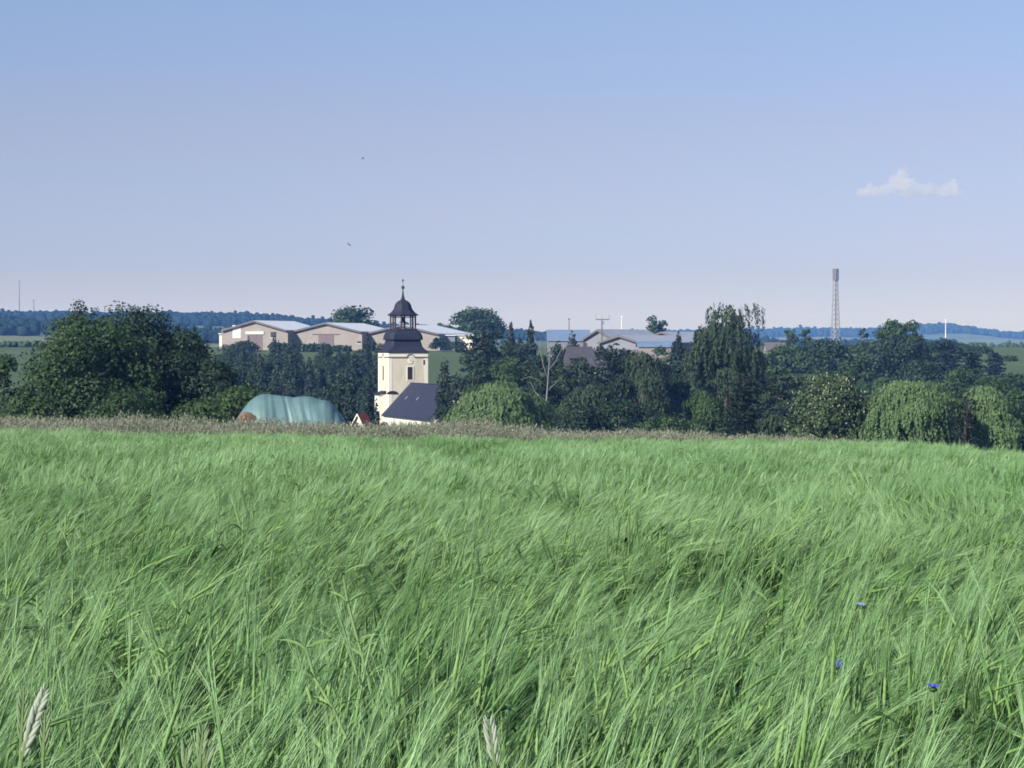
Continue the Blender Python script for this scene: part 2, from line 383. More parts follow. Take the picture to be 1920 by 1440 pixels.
def crown_spire(W, H, leaf, rng, dens=1.0, power=0.9, droop=0.25, bottom=0.04):
    n = int(dens * 6.5 * W * H / leaf ** 2) + 60
    t = 1 - np.sqrt(rng.uniform(0, 1, n)); t = np.clip(t, 0, 0.995)
    nw = max(9, int(H / max(0.55, leaf * 1.6))); tw = (np.floor(t * nw) + 0.5 + rng.normal(size=n) * 0.32) / nw
    R = W / 2 * (1 - tw) ** power * (1 + 0.18 * np.sin(tw * 37 + rng.uniform(0, 6)))
    a = rng.uniform(0, 2 * math.pi, n)
    a = a + 0.25 * np.sin(a * 7 + np.floor(t * nw) * 2.1)
    u = rng.uniform(0.25, 1.0, n) ** 0.6 * (0.92 + 0.16 * np.sin(a * 5 + np.floor(t * nw) * 1.7))
    r = R * u
    z = H * (bottom + (1 - bottom) * tw) - droop * r
    C = np.stack([r * np.cos(a), r * np.sin(a), z], 1)
    N = np.stack([0.6 * np.cos(a), 0.6 * np.sin(a), np.full(n, 0.8)], 1) + 0.4 * rng.normal(size=(n, 3))
    return C, N, []

def crown_weep(W, H, leaf, rng, dens=1.0, lobes=20, length=0.42, gap=0.0, topz=1.0):
    """domed limbs with hanging strands; returns centres, normals, ends, long axes"""
    Cs, Ns, Us, ends = [], [], [], []
    dirs = sphere_dirs(lobes, rng, 0.0)
    for i in range(lobes):
        rad = rng.uniform(0.35, 0.82)
        lc = np.array([dirs[i, 0] * W / 2 * rad, dirs[i, 1] * W / 2 * rad, H * (0.24 + 0.68 * topz * dirs[i, 2] * rng.uniform(0.8, 1.0)) if gap < 0.3 else H * (0.93 if i < 2 else rng.uniform(0.50, 0.90))])
        lr = rng.uniform(0.13, 0.21) * W; ends.append(lc)
        ns = int(dens * (1 - gap) * 2.6 * (lr / leaf) ** 1.5) + 8
        d = sphere_dirs(ns, rng, -0.1); d[:, :2] += dirs[i, :2] * 0.35
        top = lc + d * lr * np.array([1, 1, 0.55])
        L = np.minimum(H * length * rng.uniform(0.35, 1.0, ns), top[:, 2] - 0.3 * rng.uniform(0, 1, ns))
        L = np.maximum(L, leaf)
        k = np.maximum(3, (L / (leaf * 0.8)).astype(int))
        idx = np.repeat(np.arange(ns), k); tt = np.concatenate([np.arange(q) / q for q in k])
        out = unit(np.concatenate([top[:, :2], np.zeros((ns, 1))], 1))
        P = top[idx] + np.array([0, 0, -1.0]) * (L[idx] * tt)[:, None] + out[idx] * (leaf * 1.5 * np.sqrt(tt))[:, None]
        P += rng.normal(size=P.shape) * leaf * 0.42 + rng.normal(size=(ns, 3))[idx] * np.array([0.5, 0.5, 0.0]) * (leaf * 2 * tt)[:, None]
        Cs.append(P); Ns.append(out[idx] + np.array([0, 0, 0.35]) * (1 - tt)[:, None] * 2 + 0.5 * rng.normal(size=P.shape))
        Us.append(np.tile([0, 0, 1.0], (len(P), 1)))
    return np.concatenate(Cs), np.concatenate(Ns), ends, np.concatenate(Us)

TREE_SEED = [100]
def tree(name, label, kind, px, top, half, d, mat, group=None, leaf=None, cat='tree', base=None, bark='bark', **kw):
    """px, top, half: where the tree stands in the picture; d its distance in metres"""
    TREE_SEED[0] += 1; rng = rng_(TREE_SEED[0])
    x = X(px, d); zb = T(x, d) if base is None else base
    H = Z(top, d) - zb; W = 2 * half / F * d
    leaf = leaf or max(0.20, d * 0.00088)
    root = empty(name, (x, d, zb)); tag(root, label, cat, group)
    up = None
    if kind == 'broad': C, N, ends = crown_broad(W, H, leaf, rng, **kw)
    elif kind == 'layers': C, N, ends = crown_layers(W, H, leaf, rng, **kw)
    elif kind == 'spire': C, N, ends = crown_spire(W, H, leaf, rng, **kw)
    elif kind == 'weep': leaf = max(0.15, leaf * 0.72); C, N, ends, up = crown_weep(W, H, leaf, rng, **kw)
    C[:, 2] = np.clip(C[:, 2], 0.05, None)
    V, Q = kites(C, N, leaf, rng, long=2.3 if kind == 'weep' else 1.4, up=up)
    crown = link('crown', np_mesh('crown', V, [(Q, 0)], [M[mat]]), root)
    top_h = H * (0.93 if kind in ('spire', 'layers') else 0.72)
    pick = ends if len(ends) < 16 else [ends[i] for i in rng.choice(len(ends), 16, replace=False)]
    V, Q = limbs(np.array([0, 0, top_h]), pick, 0, rng, max(0.10, min(0.45, H * 0.022)))
    link('trunk', np_mesh('trunk', V, [(Q, 0)], [M[bark]], smooth=True), root)
    return root, crown, (C, N, W, H, leaf, rng)

# --- left group, about 210 m away
tree('broadleaf_tree', 'wide dense dark green tree, largest of the clump at far left', 'broad', 165, 592, 125, 205, 'broad', lobes=44, bottom=0.02)
tree('airy_tree', 'airy light-topped tree poking out above the far left clump', 'broad', 146, 560, 56, 222, 'birch', lobes=22, airy=0.45, bottom=0.3)
tree('broadleaf_tree', 'tall dark round-headed tree, right half of the far left clump', 'broad', 292, 572, 122, 215, 'dark', lobes=40, bottom=0.02)
tree('broadleaf_tree', 'dark tree sloping down towards the halls, right shoulder of the left clump', 'broad', 380, 624, 74, 208, 'dark', lobes=26, bottom=0.02)
tree('shrub_tree', 'low brighter green spreading tree just left of the blue tarpaulin', 'broad', 432, 697, 92, 192, 'broad_mid', lobes=30, bottom=0.0)
tree('broadleaf_tree', 'dark tree cut by the left edge of the picture', 'broad', -4, 664, 74, 188, 'broad', lobes=26, bottom=0.0)
tree('shrub_tree', 'low bushy tree at the foot of the clump, near the left edge', 'broad', 62, 716, 66, 182, 'broad', lobes=22, bottom=0.0)
tree('shrub_tree', 'low dark shrub under the middle of the far left clump', 'broad', 232, 728, 92, 184, 'broad', lobes=26, bottom=0.0)

# --- conifer stand below the halls: nothing tells these apart
def conifer_stand():
    rng = rng_(7); protos = []
    for k in range(9):
        r = rng_(50 + k); H, W = 11.0, rng.uniform(4.6, 6.4)
        if k < 5: C, N, _ = crown_spire(W, H, 0.42, r, dens=0.8, power=0.62)
        else: C, N, _ = crown_broad(W * 1.35, H * 0.92, 0.42, r, lobes=22, bottom=0.0)
        V, Q = kites(C, N, 0.42, r); cm = np_mesh('crown', V, [(Q, 0)], [M['conifer' if k < 5 else 'dark']])
        V, Q = limbs(np.array([0, 0, H * 0.93]), [], 0, r, 0.2); tm = np_mesh('trunk', V, [(Q, 0)], [M['bark']])
        protos.append((cm, tm))
    for i in range(124):
        d = 425 + (i / 124.0) ** 0.8 * 240 + rng.uniform(-6, 6); px = rng.uniform(428, 722)
        if d > 560 and px > 540 and rng.uniform() < 0.4: continue
        x = X(px, d); s = rng.uniform(0.6, 1.1)
        if d > 540: s *= 0.8
        root = empty('stand_tree', (x, d, T(x, d)), rng.uniform(0, 6.28)); root.scale = (s, s, s * rng.uniform(0.9, 1.15))
        tag(root, 'blue-green tree in the dense stand between the halls and the tarpaulin', 'tree', 'trees of the stand below the halls')
        cm, tm = protos[rng.integers(9)]
        link('crown', cm, root); link('trunk', tm, root)
conifer_stand()
tree('conifer', 'dark conifer close against the left side of the church tower', 'spire', 690, 694, 34, 405, 'conifer', power=0.7)
tree('conifer', 'pale-tipped conifer left of the church, right of the tarpaulin top', 'spire', 655, 716, 34, 330, 'conifer', power=0.7)
tree('conifer', 'dark conifer rising behind the red-roofed shed', 'spire', 690, 738, 28, 300, 'conifer', power=0.7)
tree('conifer', 'lower conifer between the tarpaulin and the red-roofed shed', 'spire', 632, 738, 30, 300, 'conifer', power=0.6)
tree('conifer', 'slim little dark conifer at the left foot of the church tower', 'spire', 706, 748, 11, 335, 'conifer', power=0.5)
tree('shrub', 'bluish bush at the foot of the church, left of the nave roof', 'broad', 716, 771, 15, 312, 'dark', cat='bush', lobes=10, bottom=0)
tree('shrub', 'small dark bush in front of the church nave wall', 'broad', 728, 776, 16, 300, 'dark', cat='bush', lobes=10, bottom=0)

# --- around the halls
tree('broadleaf_tree', 'round dark tree behind the middle hall, left of the church tower', 'broad', 666, 574, 42, 905, 'broad', lobes=22, bottom=0.1)
tree('broadleaf_tree', 'large domed tree on the skyline right of the church tower', 'broad', 893, 576, 46, 905, 'broad', lobes=26, bottom=0.05)
for px, half, top, lb in ((463, 22, 640, 'bush at the corner of the leftmost hall, by the white panel'), (522, 20, 643, 'dark bush between the brown door and the grey window of the first hall'),
                          (556, 24, 644, 'long low bush at the foot of the wall between the first and second hall'), (598, 26, 645, 'low bush under the brown door of the second hall'),
                          (640, 20, 648, 'small bush right of the second hall door'), (693, 13, 645, 'small bush at the foot of the third hall, left of the church tower')):
    tree('shrub', lb, 'broad', px, top, half, 776, 'dark', 'bushes along the halls', cat='bush', lobes=14, bottom=0)
tree('broadleaf_tree', 'small round tree in front of the bluish hall end beside the church tower', 'broad', 820, 633, 15, 770, 'dark', lobes=12, bottom=0.1)
tree('shrub', 'bush at the corner of the white lean-to right of the church tower', 'broad', 858, 640, 14, 765, 'dark', cat='bush', lobes=12, bottom=0)
tree('broadleaf_tree', 'low distant tree peeping over the hall roof right of the lantern', 'broad', 836, 608, 30, 960, 'broad', lobes=14)

# --- churchyard and village, middle distance
tree('cypress', 'slender dark cypress right beside the church nave roof', 'spire', 833, 668, 24, 348, 'cedar', power=0.42)
tree('conifer', 'broad dark conifer between the slender cypress and the bright willow', 'spire', 856, 698, 50, 340, 'cedar', power=0.5)
tree('pine', 'dark pine with level branches right of the white lean-to', 'layers', 905, 612, 58, 460, 'cedar', pads=26, cone=0.45)
tree('pine', 'pine with a pointed top on the skyline, left of the blue roofs', 'spire', 995, 600, 30, 520, 'conifer', power=0.8)
tree('conifer', 'small conifer tip between the domed tree and the pointed pine', 'spire', 958, 602, 26, 540, 'conifer', power=0.7)
tree('conifer', 'broad conifer filling the gap below the pointed pine', 'spire', 975, 632, 50, 480, 'conifer', power=0.6)
tree('broadleaf_tree', 'round dark green tree behind the bright willow', 'broad', 945, 664, 58, 400, 'broad', lobes=26, bottom=0.02)
tree('broadleaf_tree', 'dark tree behind the lower limbs of the dead tree', 'broad', 1012, 690, 48, 385, 'dark', lobes=22, bottom=0.02)
tree('conifer', 'dark pointed conifer in front of the blue hall roofs', 'spire', 1073, 619, 36, 480, 'conifer', power=0.6)
tree('conifer', 'smaller dark conifer just right of the dead tree top', 'spire', 1047, 638, 32, 470, 'conifer', power=0.6)
tree('broadleaf_tree', 'dark spreading tree below the grey house roof', 'broad', 1085, 664, 54, 400, 'dark', lobes=26, bottom=0.02)
tree('pine', 'nearly black layered tree below the pale hall gables', 'layers', 1150, 640, 52, 420, 'cedar', pads=24, cone=0.3)
tree('birch', 'tall drooping birch below the pale halls, mid-village', 'weep', 1205, 645, 62, 385, 'birch', lobes=34, length=0.18)
tree('birch', 'drooping dark birch low in the village centre', 'weep', 1110, 712, 74, 345, 'birch', lobes=36, length=0.18)
tree('conifer', 'dark conifer with a sharp tip left of the tall weeping birch', 'spire', 1272, 621, 42, 450, 'conifer', power=0.65)
tree('broadleaf_tree', 'dark tree at the foot of the sharp-tipped conifer', 'broad', 1255, 690, 52, 395, 'dark', lobes=22, bottom=0.0)
tree('weeping_birch', 'tallest weeping birch, gaps of sky between its hanging twigs', 'weep', 1362, 562, 78, 372, 'birch', lobes=26, length=0.2, gap=0.62, dens=0.8)
tree('broadleaf_tree', 'dark mass under the tall weeping birch', 'broad', 1366, 652, 66, 380, 'birch', lobes=28, bottom=0.02)
tree('willow', 'bright green weeping willow right of the church nave', 'weep', 932, 712, 100, 292, 'willow', lobes=60, length=0.20, dens=1.0)
tree('shrub_tree', 'pale green low shrub at the left foot of the bright willow', 'broad', 858, 764, 28, 280, 'willow', lobes=14, bottom=0)
tree('broadleaf_tree', 'dark low tree right of the bright willow', 'broad', 1075, 756, 56, 318, 'dark', lobes=24, bottom=0)
tree('broadleaf_tree', 'dark leafy tree in the village centre, above the barley edge', 'broad', 1175, 752, 68, 322, 'dark', lobes=26, bottom=0)
tree('shrub_tree', 'mid-green bushes left of the forked pale trunk', 'broad', 1252, 776, 60, 290, 'broad', lobes=22, bottom=0)
tree('broadleaf_tree', 'fresh green tree left of the pine with the forked trunk', 'weep', 1322, 722, 48, 298, 'broad_mid', lobes=34, length=0.18)
tree('pine', 'dark pine with a forked pale trunk at the barley edge', 'layers', 1394, 700, 62, 282, 'cedar', pads=24, cone=0.55, dens=1.2)
tree('shrub_tree', 'low drooping tree between the forked pine and the chestnut', 'weep', 1450, 762, 36, 280, 'birch', lobes=26, length=0.2)
tree('broadleaf_tree', 'dark tree behind the left side of the chestnut', 'broad', 1462, 690, 54, 400, 'birch', lobes=22, bottom=0)

tree('broadleaf_tree', 'dark leafy tree behind the level-branched pine, right of the lean-to', 'broad', 940, 628, 46, 475, 'dark', lobes=22, bottom=0)
tree('broadleaf_tree', 'dark rounded tree just left of the dead tree top', 'broad', 1000, 644, 38, 455, 'dark', lobes=20, bottom=0)
tree('broadleaf_tree', 'dark tree below the lean-to, right of the slender cypress', 'broad', 886, 662, 36, 430, 'dark', lobes=20, bottom=0)
tree('broadleaf_tree', 'dark tree between the bluish gabled hall and the sharp-tipped conifer', 'broad', 1232, 668, 40, 440, 'birch', lobes=20, bottom=0)
tree('broadleaf_tree', 'dark tree standing below the power pole', 'broad', 1128, 642, 38, 560, 'dark', lobes=20, bottom=0)
tree('broadleaf_tree', 'dark tree below the pale grey low-gabled hall', 'broad', 1182, 645, 42, 545, 'dark', lobes=20, bottom=0)
tree('broadleaf_tree', 'bluish tree below the mauve-grey hall', 'broad', 1244, 647, 40, 560, 'broad', lobes=20, bottom=0)
tree('broadleaf_tree', 'dark tree between the dead tree top and the blue-roofed hall', 'broad', 1052, 637, 34, 560, 'dark', lobes=18, bottom=0)
# horse chestnut in flower
root, crown, (C, N, W, H, leaf, rng) = tree('horse_chestnut', 'round chestnut tree covered in pale blossom candles', 'broad', 1553, 700, 74, 262, 'chestnut', lobes=44, bottom=0.0)
sel = rng.choice(len(C), 1300, replace=False)
sel = [i for i in sel if N[i, 2] > 0.0 and (abs(C[i, 0]) + abs(C[i, 1]) > W * 0.28 or C[i, 2] > H * 0.6)]
mb = MB()
for i in sel:
    p = C[i] + unit(N[i]) * 0.15; h = rng.uniform(0.14, 0.28)
    mb.tube([p, p + np.array([0, 0, h * 0.5]), p + np.array([0, 0, h])], [0.075, 0.065, 0.02], 5)
ob = mb.build('blossom', M['candle'], root); ob['kind'] = 'stuff'

tree('willow', 'large pale green weeping willow right of the chestnut', 'weep', 1714, 698, 96, 258, 'willow', lobes=60, length=0.20, dens=1.0)
tree('willow', 'weeping willow near the right edge, half behind the dark cedar', 'weep', 1842, 726, 84, 264, 'willow', lobes=60, length=0.22)
tree('cedar', 'dark cedar with level branches between the two right-hand willows', 'layers', 1812, 730, 38, 250, 'cedar', pads=16, cone=0.35, dens=0.7)
tree('shrub', 'reddish-leaved shrub between the chestnut and the large willow', 'broad', 1632, 740, 14, 300, 'red_leaf', cat='bush', lobes=10, bottom=0)
tree('shrub_tree', 'dark shrub cut by the right edge below the willows', 'broad', 1915, 790, 36, 262, 'broad', lobes=16, bottom=0)

# --- right-hand village trees, further off
tree('broadleaf_tree', 'smooth round bluish tree behind the chestnut, under the antenna mast', 'broad', 1606, 668, 32, 560, 'broad', lobes=24, bottom=0)
tree('broadleaf_tree', 'very dark broad tree at the foot of the antenna mast', 'broad', 1556, 636, 44, 600, 'dark', lobes=24, bottom=0)
tree('broadleaf_tree', 'dark bushy tree left of the antenna mast foot', 'broad', 1490, 648, 50, 640, 'broad', lobes=22, bottom=0)
tree('umbrella_tree', 'tall umbrella-topped tree, highest on the right skyline', 'broad', 1684, 598, 40, 640, 'broad', lobes=24, bottom=0.3, flat=0.8)
tree('broadleaf_tree', 'broad dark tree spreading below the umbrella-topped tree', 'broad', 1680, 628, 62, 600, 'dark', lobes=28, bottom=0)
tree('poplar', 'slim upright tree just right of the umbrella-topped tree', 'broad', 1717, 609, 9, 660, 'broad', lobes=10, bottom=0.0)
tree('poplar', 'slim small tree between the antenna mast and the umbrella-topped tree', 'broad', 1618, 615, 10, 900, 'birch', lobes=10, bottom=0.0)
tree('broadleaf_tree', 'small skyline tree left of the mast, left one of a pair', 'broad', 1484, 614, 14, 900, 'broad', lobes=12, bottom=0)
tree('broadleaf_tree', 'small skyline tree left of the mast, right one of a pair', 'broad', 1510, 616, 13, 900, 'broad', lobes=12, bottom=0)
tree('broadleaf_tree', 'small rounded tree above the pale hall roofs', 'broad', 1228, 592, 20, 900, 'broad', lobes=16, bottom=0.15)
tree('pine', 'ragged pine right of the broad dark tree on the right', 'layers', 1774, 634, 34, 620, 'conifer', pads=20, cone=0.3)
tree('broadleaf_tree', 'dark tree behind the crown of the large right willow', 'broad', 1730, 676, 46, 520, 'dark', lobes=22, bottom=0)
tree('broadleaf_tree', 'bushy tree low between the round bluish tree and the willow', 'broad', 1655, 694, 34, 470, 'broad_mid', lobes=18, bottom=0)
tree('pine', 'dark pine behind the cedar, towards the right edge', 'layers', 1822, 652, 36, 560, 'conifer', pads=20, cone=0.3)
tree('broadleaf_tree', 'leafy tree directly above the cedar', 'broad', 1795, 690, 48, 480, 'broad', lobes=24, bottom=0)
tree('pine', 'small pine standing before the pale field at the right edge', 'layers', 1866, 660, 22, 620, 'conifer', pads=16, cone=0.3)
tree('broadleaf_tree', 'wide dark tree above the right-edge willow', 'broad', 1862, 696, 58, 420, 'broad', lobes=28, bottom=0)
tree('broadleaf_tree', 'green tree cut by the right edge of the picture', 'broad', 1925, 706, 36, 400, 'broad_mid', lobes=20, bottom=0)
tree('broadleaf_tree', 'low bluish tree on the slope right of the small gabled barn', 'broad', 1430, 660, 40, 560, 'broad', lobes=20, bottom=0)
tree('broadleaf_tree', 'dark tree between the tall weeping birch and the antenna mast', 'broad', 1520, 690, 44, 470, 'broad', lobes=20, bottom=0)

tree('broadleaf_tree', 'dark leafy tree just right of the dead trunk, before the brown-roofed house', 'broad', 1052, 676, 36, 398, 'dark', lobes=20, bottom=0)
tree('broadleaf_tree', 'dark tree behind the white patch of house wall in the village centre', 'broad', 1150, 668, 44, 455, 'dark', lobes=20, bottom=0)
tree('broadleaf_tree', 'hazy tree below the blue-roofed shed', 'broad', 1215, 662, 46, 470, 'broad', lobes=20, bottom=0)
for px, top, half, d, lb in ((1745, 642, 30, 780, 'hazy round tree just right of the slim upright tree'), (1790, 646, 30, 820, 'hazy low tree on the far slope under the thin white right mast'),
                             (1830, 650, 30, 760, 'hazy tree on the far slope left of the pale field'), (1590, 648, 30, 760, 'hazy tree at the right foot of the antenna mast'),
                             (1630, 640, 26, 740, 'hazy tree left of the umbrella-topped tree'), (1450, 640, 26, 860, 'hazy low tree behind the small grey barn'),
                             (1540, 640, 26, 880, 'hazy low tree left of the antenna mast base'), (1885, 668, 24, 700, 'hazy tree at the edge of the pale field, right side')):
    tree('broadleaf_tree', lb, 'broad', px, top, half, d, 'broad', lobes=18, bottom=0)
tree('broadleaf_tree', 'dark leafy tree below the hazy trees, above the chestnut', 'broad', 1575, 690, 50, 430, 'broad', lobes=22, bottom=0)
tree('broadleaf_tree', 'dark tree behind the top of the right-edge willow', 'broad', 1905, 690, 44, 470, 'dark', lobes=20, bottom=0)
# dead tree with bare pale branches
def dead_tree():
    d = 338; px = 1028; x = X(px, d); zb = T(x, d); s = d / F
    root = empty('dead_tree', (x, d, zb)); tag(root, 'bare dead tree with pale grey branches in the village centre', 'tree')
    def q(p, w, dep=0.0): return ((p - px) * s, dep, Z(w, d) - zb)
    MB().tube([(0, 0, -0.3), q(1024, 760), q(1027, 720), q(1029, 690), q(1033, 640)], [0.15, 0.13, 0.10, 0.08, 0.025], 7).build('trunk', M['pale_bark'], root, True)
    B = [[q(1027, 712), q(1018, 682, .3), q(1012, 655, .5), q(1014, 628, .6)], [q(1029, 694), q(1043, 676, -.4), q(1052, 656, -.6), q(1057, 636, -.7)],
         [q(1026, 726), q(1008, 712, -.5), q(992, 706, -.8), q(975, 712, -1)], [q(1025, 735), q(1042, 718, .5), q(1056, 705, .9)],
         [q(1030, 672), q(1022, 655, -.3), q(1024, 632, -.5)], [q(1031, 666), q(1040, 648, .3), q(1039, 630, .5)],
         [q(1024, 752), q(1004, 736, .6), q(994, 716, .9)], [q(1012, 655, .5), q(1004, 640, .8), q(1001, 626, .9)], [q(1052, 656, -.6), q(1061, 650, -.9), q(1066, 640, -1.)]]
    for b in B: MB().tube(b, np.linspace(0.075, 0.02, len(b)), 5).build('branch', M['pale_bark'], root, True)
dead_tree()
# far woods: one mass each
def far_wood(name, label, y0, y1, x0, x1, n, r0, r1, mat, seed, cond=None):
    rng = rng_(seed)
    import itertools
    t = (1 + 5 ** 0.5) / 2
    iv = np.array([(-1, t, 0), (1, t, 0), (-1, -t, 0), (1, -t, 0), (0, -1, t), (0, 1, t), (0, -1, -t), (0, 1, -t), (t, 0, -1), (t, 0, 1), (-t, 0, -1), (-t, 0, 1)], float)
    iv = unit(iv)
    fi = np.array([(0, 11, 5), (0, 5, 1), (0, 1, 7), (0, 7, 10), (0, 10, 11), (1, 5, 9), (5, 11, 4), (11, 10, 2), (10, 7, 6), (7, 1, 8), (3, 9, 4), (3, 4, 2), (3, 2, 6), (3, 6, 8), (3, 8, 9), (4, 9, 5), (2, 4, 11), (6, 2, 10), (8, 6, 7), (9, 8, 1)])
    Vs, Fs = [], []
    for i in range(n):
        y = rng.uniform(y0, y1); x = rng.uniform(x0, x1)
        if cond is not None and not cond(x, y): continue
        r = rng.uniform(r0, r1); z = T(x, y)
        for j in range(3):
            o = rng.normal(size=3) * r * 0.45 if j else np.zeros(3)
            rr = r * (1 if j == 0 else rng.uniform(0.4, 0.7))
            Vs.append(iv * rr * rng.uniform(0.8, 1.2, (12, 1)) * np.array([1, 1, 1.15]) + np.array([x, y, z + r * 0.8]) + o); Fs.append(fi + 12 * len(Fs))
    me = np_mesh(name, np.concatenate(Vs), [(np.concatenate(Fs), 0)], [M[mat]])
    tag(link(name, me), label, 'wood', kind='stuff')
far_wood('far_wood', 'far wooded ridge along the skyline behind the left clump and halls', 2650, 3050, -1500, 500, 5200, 3.2, 5.6, 'far_needle', 11,
         lambda x, y: x < 100 or (x + y) % 97 < 50)
far_wood('hillside_wood', 'nearer dark wood on the slope left of the halls', 1720, 1980, -900, -175, 1500, 3.2, 5.2, 'far_needle', 12)
far_wood('distant_hedgerow', 'distant hedge line across the fields at the right edge', 1450, 1500, 230, 560, 420, 0.9, 2.4, 'broad', 13)
far_wood('distant_hedge', 'dark hedge between pale fields at the left edge', 900, 910, -270, -165, 220, 0.6, 1.5, 'broad', 15)
far_wood('hill_wood', 'blue hill woods on the far right horizon', 6000, 6600, 300, 2200, 2600, 7, 11, 'far_needle', 14)

# ------------------------------------------------------------------ church
def church():
    D = 390.0; th = math.radians(18); cx = X(755.5, D); zb = T(cx, D)
    root = empty('church', (cx, D, zb), th); tag(root, 'cream church with a dark bell-shaped tower roof, open lantern and slate nave', 'church')
    c, s = math.cos(th), math.sin(th); k = c + s; m = D / F
    zz = lambda py: Z(py, D - 3) - zb
    a = 47.5 * m / k
    fx = lambda px: ((px - 755.5) * (D - a) / F - a * s) / c        # picture column -> local x on the front face
    lx = lambda px: (-(px - 755.5) * D / F - a * c) / s              # -> local y on the left face (x=-a)
    top = zz(661)
    w = MB().box(-a, a, -a, a, -1.0, top).build('tower_wall', M['plaster'], root)
    # white corner strips and frieze, 3 cm proud
    e = 0.03; cw = 0.55
    for sx in (-1, 1):
        for sy in (-1, 1):
            mb = MB(); x0, x1 = (-a - e, -a + cw) if sx < 0 else (a - cw, a + e); y0, y1 = (-a - e, -a + cw) if sy < 0 else (a - cw, a + e)
            mb.box(x0, x1, y0, y1, -1.0, zz(670)).build('corner_strip', M['white_plaster'], w)
    MB().box(-a - e, a + e, -a - e, a + e, zz(669.2), top - 0.02).build('frieze', M['white_plaster'], w)
    # string course that arches over the window axis of each face
    def course(face):
        mb = MB(); z0 = zz(670.2); z1 = zz(668.6); hump = 0.62; mid = fx(771) if face == 'front' else 0.0
        P = [(-a - 0.1, z0)] + [(mid + hump * math.cos(t), z0 + hump * 0.75 * math.sin(t)) for t in np.linspace(math.pi, 0, 9)] + [(a + 0.1, z0)]
        for (u0, v0), (u1, v1) in zip(P[:-1], P[1:]):
            th_ = z1 - z0
            poly = [(u0, v0), (u1, v1), (u1, v1 + th_), (u0, v0 + th_)]
            if face == 'front': mb.prism(poly, 1, -a - 0.14, -a - 0.02)
            else: mb.prism(poly, 0, -a - 0.14, -a - 0.02)
        mb.build('string_course', M['moulding'], w)
        return mid
    mf = course('front'); ml = course('left')
    # windows: front, left, slit, lunette
    def window(x0, x1, z0, z1, face):
        f = MB(); t = 0.16
        def bx(mb, u0, u1, v0, v1, o0, o1):
            if face == 'front': mb.box(u0, u1, -a - o1, -a - o0, v0, v1)
            else: mb.box(-a - o1, -a - o0, u0, u1, v0, v1)
            return mb
        wn_ = bx(MB(), x0, x1, z0, z1, -0.01, 0.02).build('window', M['dark_opening'], root)
        bx(f, x0 - t, x0, z0 - t, z1 + t, 0.0, 0.07); bx(f, x1, x1 + t, z0 - t, z1 + t, 0.0, 0.07)
        bx(f, x0, x1, z1, z1 + t, 0.0, 0.07); bx(f, x0, x1, z0 - t, z0, 0.0, 0.07)
        f.build('frame', M['white_plaster'], wn_)
        for q in range(5):
            zq = z0 + (z1 - z0) * (q + 0.5) / 5
            bx(MB(), x0 + 0.02, x1 - 0.02, zq - 0.05, zq + 0.02, 0.02, 0.05).build('louvre', M['timber'], wn_)
    mw = fx(770.5)
    window(mw - 0.43, mw + 0.43, zz(712), zz(688), 'front')
    window(-0.46, 0.40, zz(714), zz(686), 'left')
    sl = fx(796.5); MB().box(sl - 0.13, sl + 0.13, -a - 0.05, -a - 0.035, zz(684), zz(675)).build('slit_window', M['dark_opening'], root)
    lm = fx(738); z0 = zz(739)
    MB().prism([(lm - 1.0, z0)] + [(lm + 1.0 * math.cos(t), z0 + 0.55 * math.sin(t)) for t in np.linspace(math.pi * 0.97, 0.03 * math.pi, 9)] + [(lm + 1.0, z0)], 1, -a - 0.06, -a - 0.01).build('lunette_window', M['dark_opening'], root)
    # clock dials
    for face, mid in (('front', mf), ('left', ml)):
        ring = [(0.42 * math.cos(t), 0.42 * math.sin(t)) for t in np.linspace(0, 2 * math.pi, 20, endpoint=False)]
        zc = zz(677); mb = MB()
        poly = [(mid + u, zc + v) for u, v in ring]
        cl = mb.prism(poly, 1 if face == 'front' else 0, -a - 0.07, -a - 0.02).build('clock_dial', M['white_plaster'], root)
        h = MB()
        if face == 'front': h.box(mid - 0.03, mid + 0.03, -a - 0.09, -a - 0.072, zc - 0.05, zc + 0.33); h.box(mid + 0.03, mid + 0.25, -a - 0.09, -a - 0.072, zc - 0.03, zc + 0.03)
        else: h.box(-a - 0.09, -a - 0.072, mid - 0.03, mid + 0.03, zc - 0.05, zc + 0.33); h.box(-a - 0.09, -a - 0.072, mid + 0.03, mid + 0.25, zc - 0.03, zc + 0.03)
        h.build('clock_hands', M['moulding'], cl)
    # stair annex on the left
    an = MB().box(-a - 1.15, -a, -1.6, 1.2, -1.0, zz(739)).build('annex', M['white_plaster'], root)
    MB().prism([(-a - 1.35, zz(741)), (-a, zz(735)), (-a, zz(733)), (-a - 1.35, zz(739))], 1, -1.8, 1.4).build('annex_roof', M['slate'], an)
    # bell roof: squares with cut corners
    def sq(h, z, cut=0.16):
        q = h * (1 - cut)
        return [(-q, -h, z), (q, -h, z), (h, -q, z), (h, q, z), (q, h, z), (-q, h, z), (-h, q, z), (-h, -q, z)]
    prof = [(48.5, 661.5, .02), (50.5, 661, .02), (50.5, 659.8, .02), (45.5, 656.8, .04), (40.8, 653.2, .06), (38.2, 650, .08), (36.6, 645, .1), (35.6, 641, .12), (34.6, 637.8, .13), (39.2, 637.0, .13), (39.4, 635.2, .13),
            (38.8, 631.5, .15), (37.4, 627, .17), (34.8, 623, .2), (31.0, 620.2, .25), (29.0, 619.0, .28), (29.6, 618.6, .28), (29.6, 617.2, .28), (0.5, 616.4, .3)]
    br = MB().rings([sq(h * m / k, zz(y), ct) for h, y, ct in prof]).build('tower_roof', M['slate'], root)
    # lantern
    R = 24.6 * m
    an8 = [math.radians(22.5 + 45 * i) for i in range(8)]
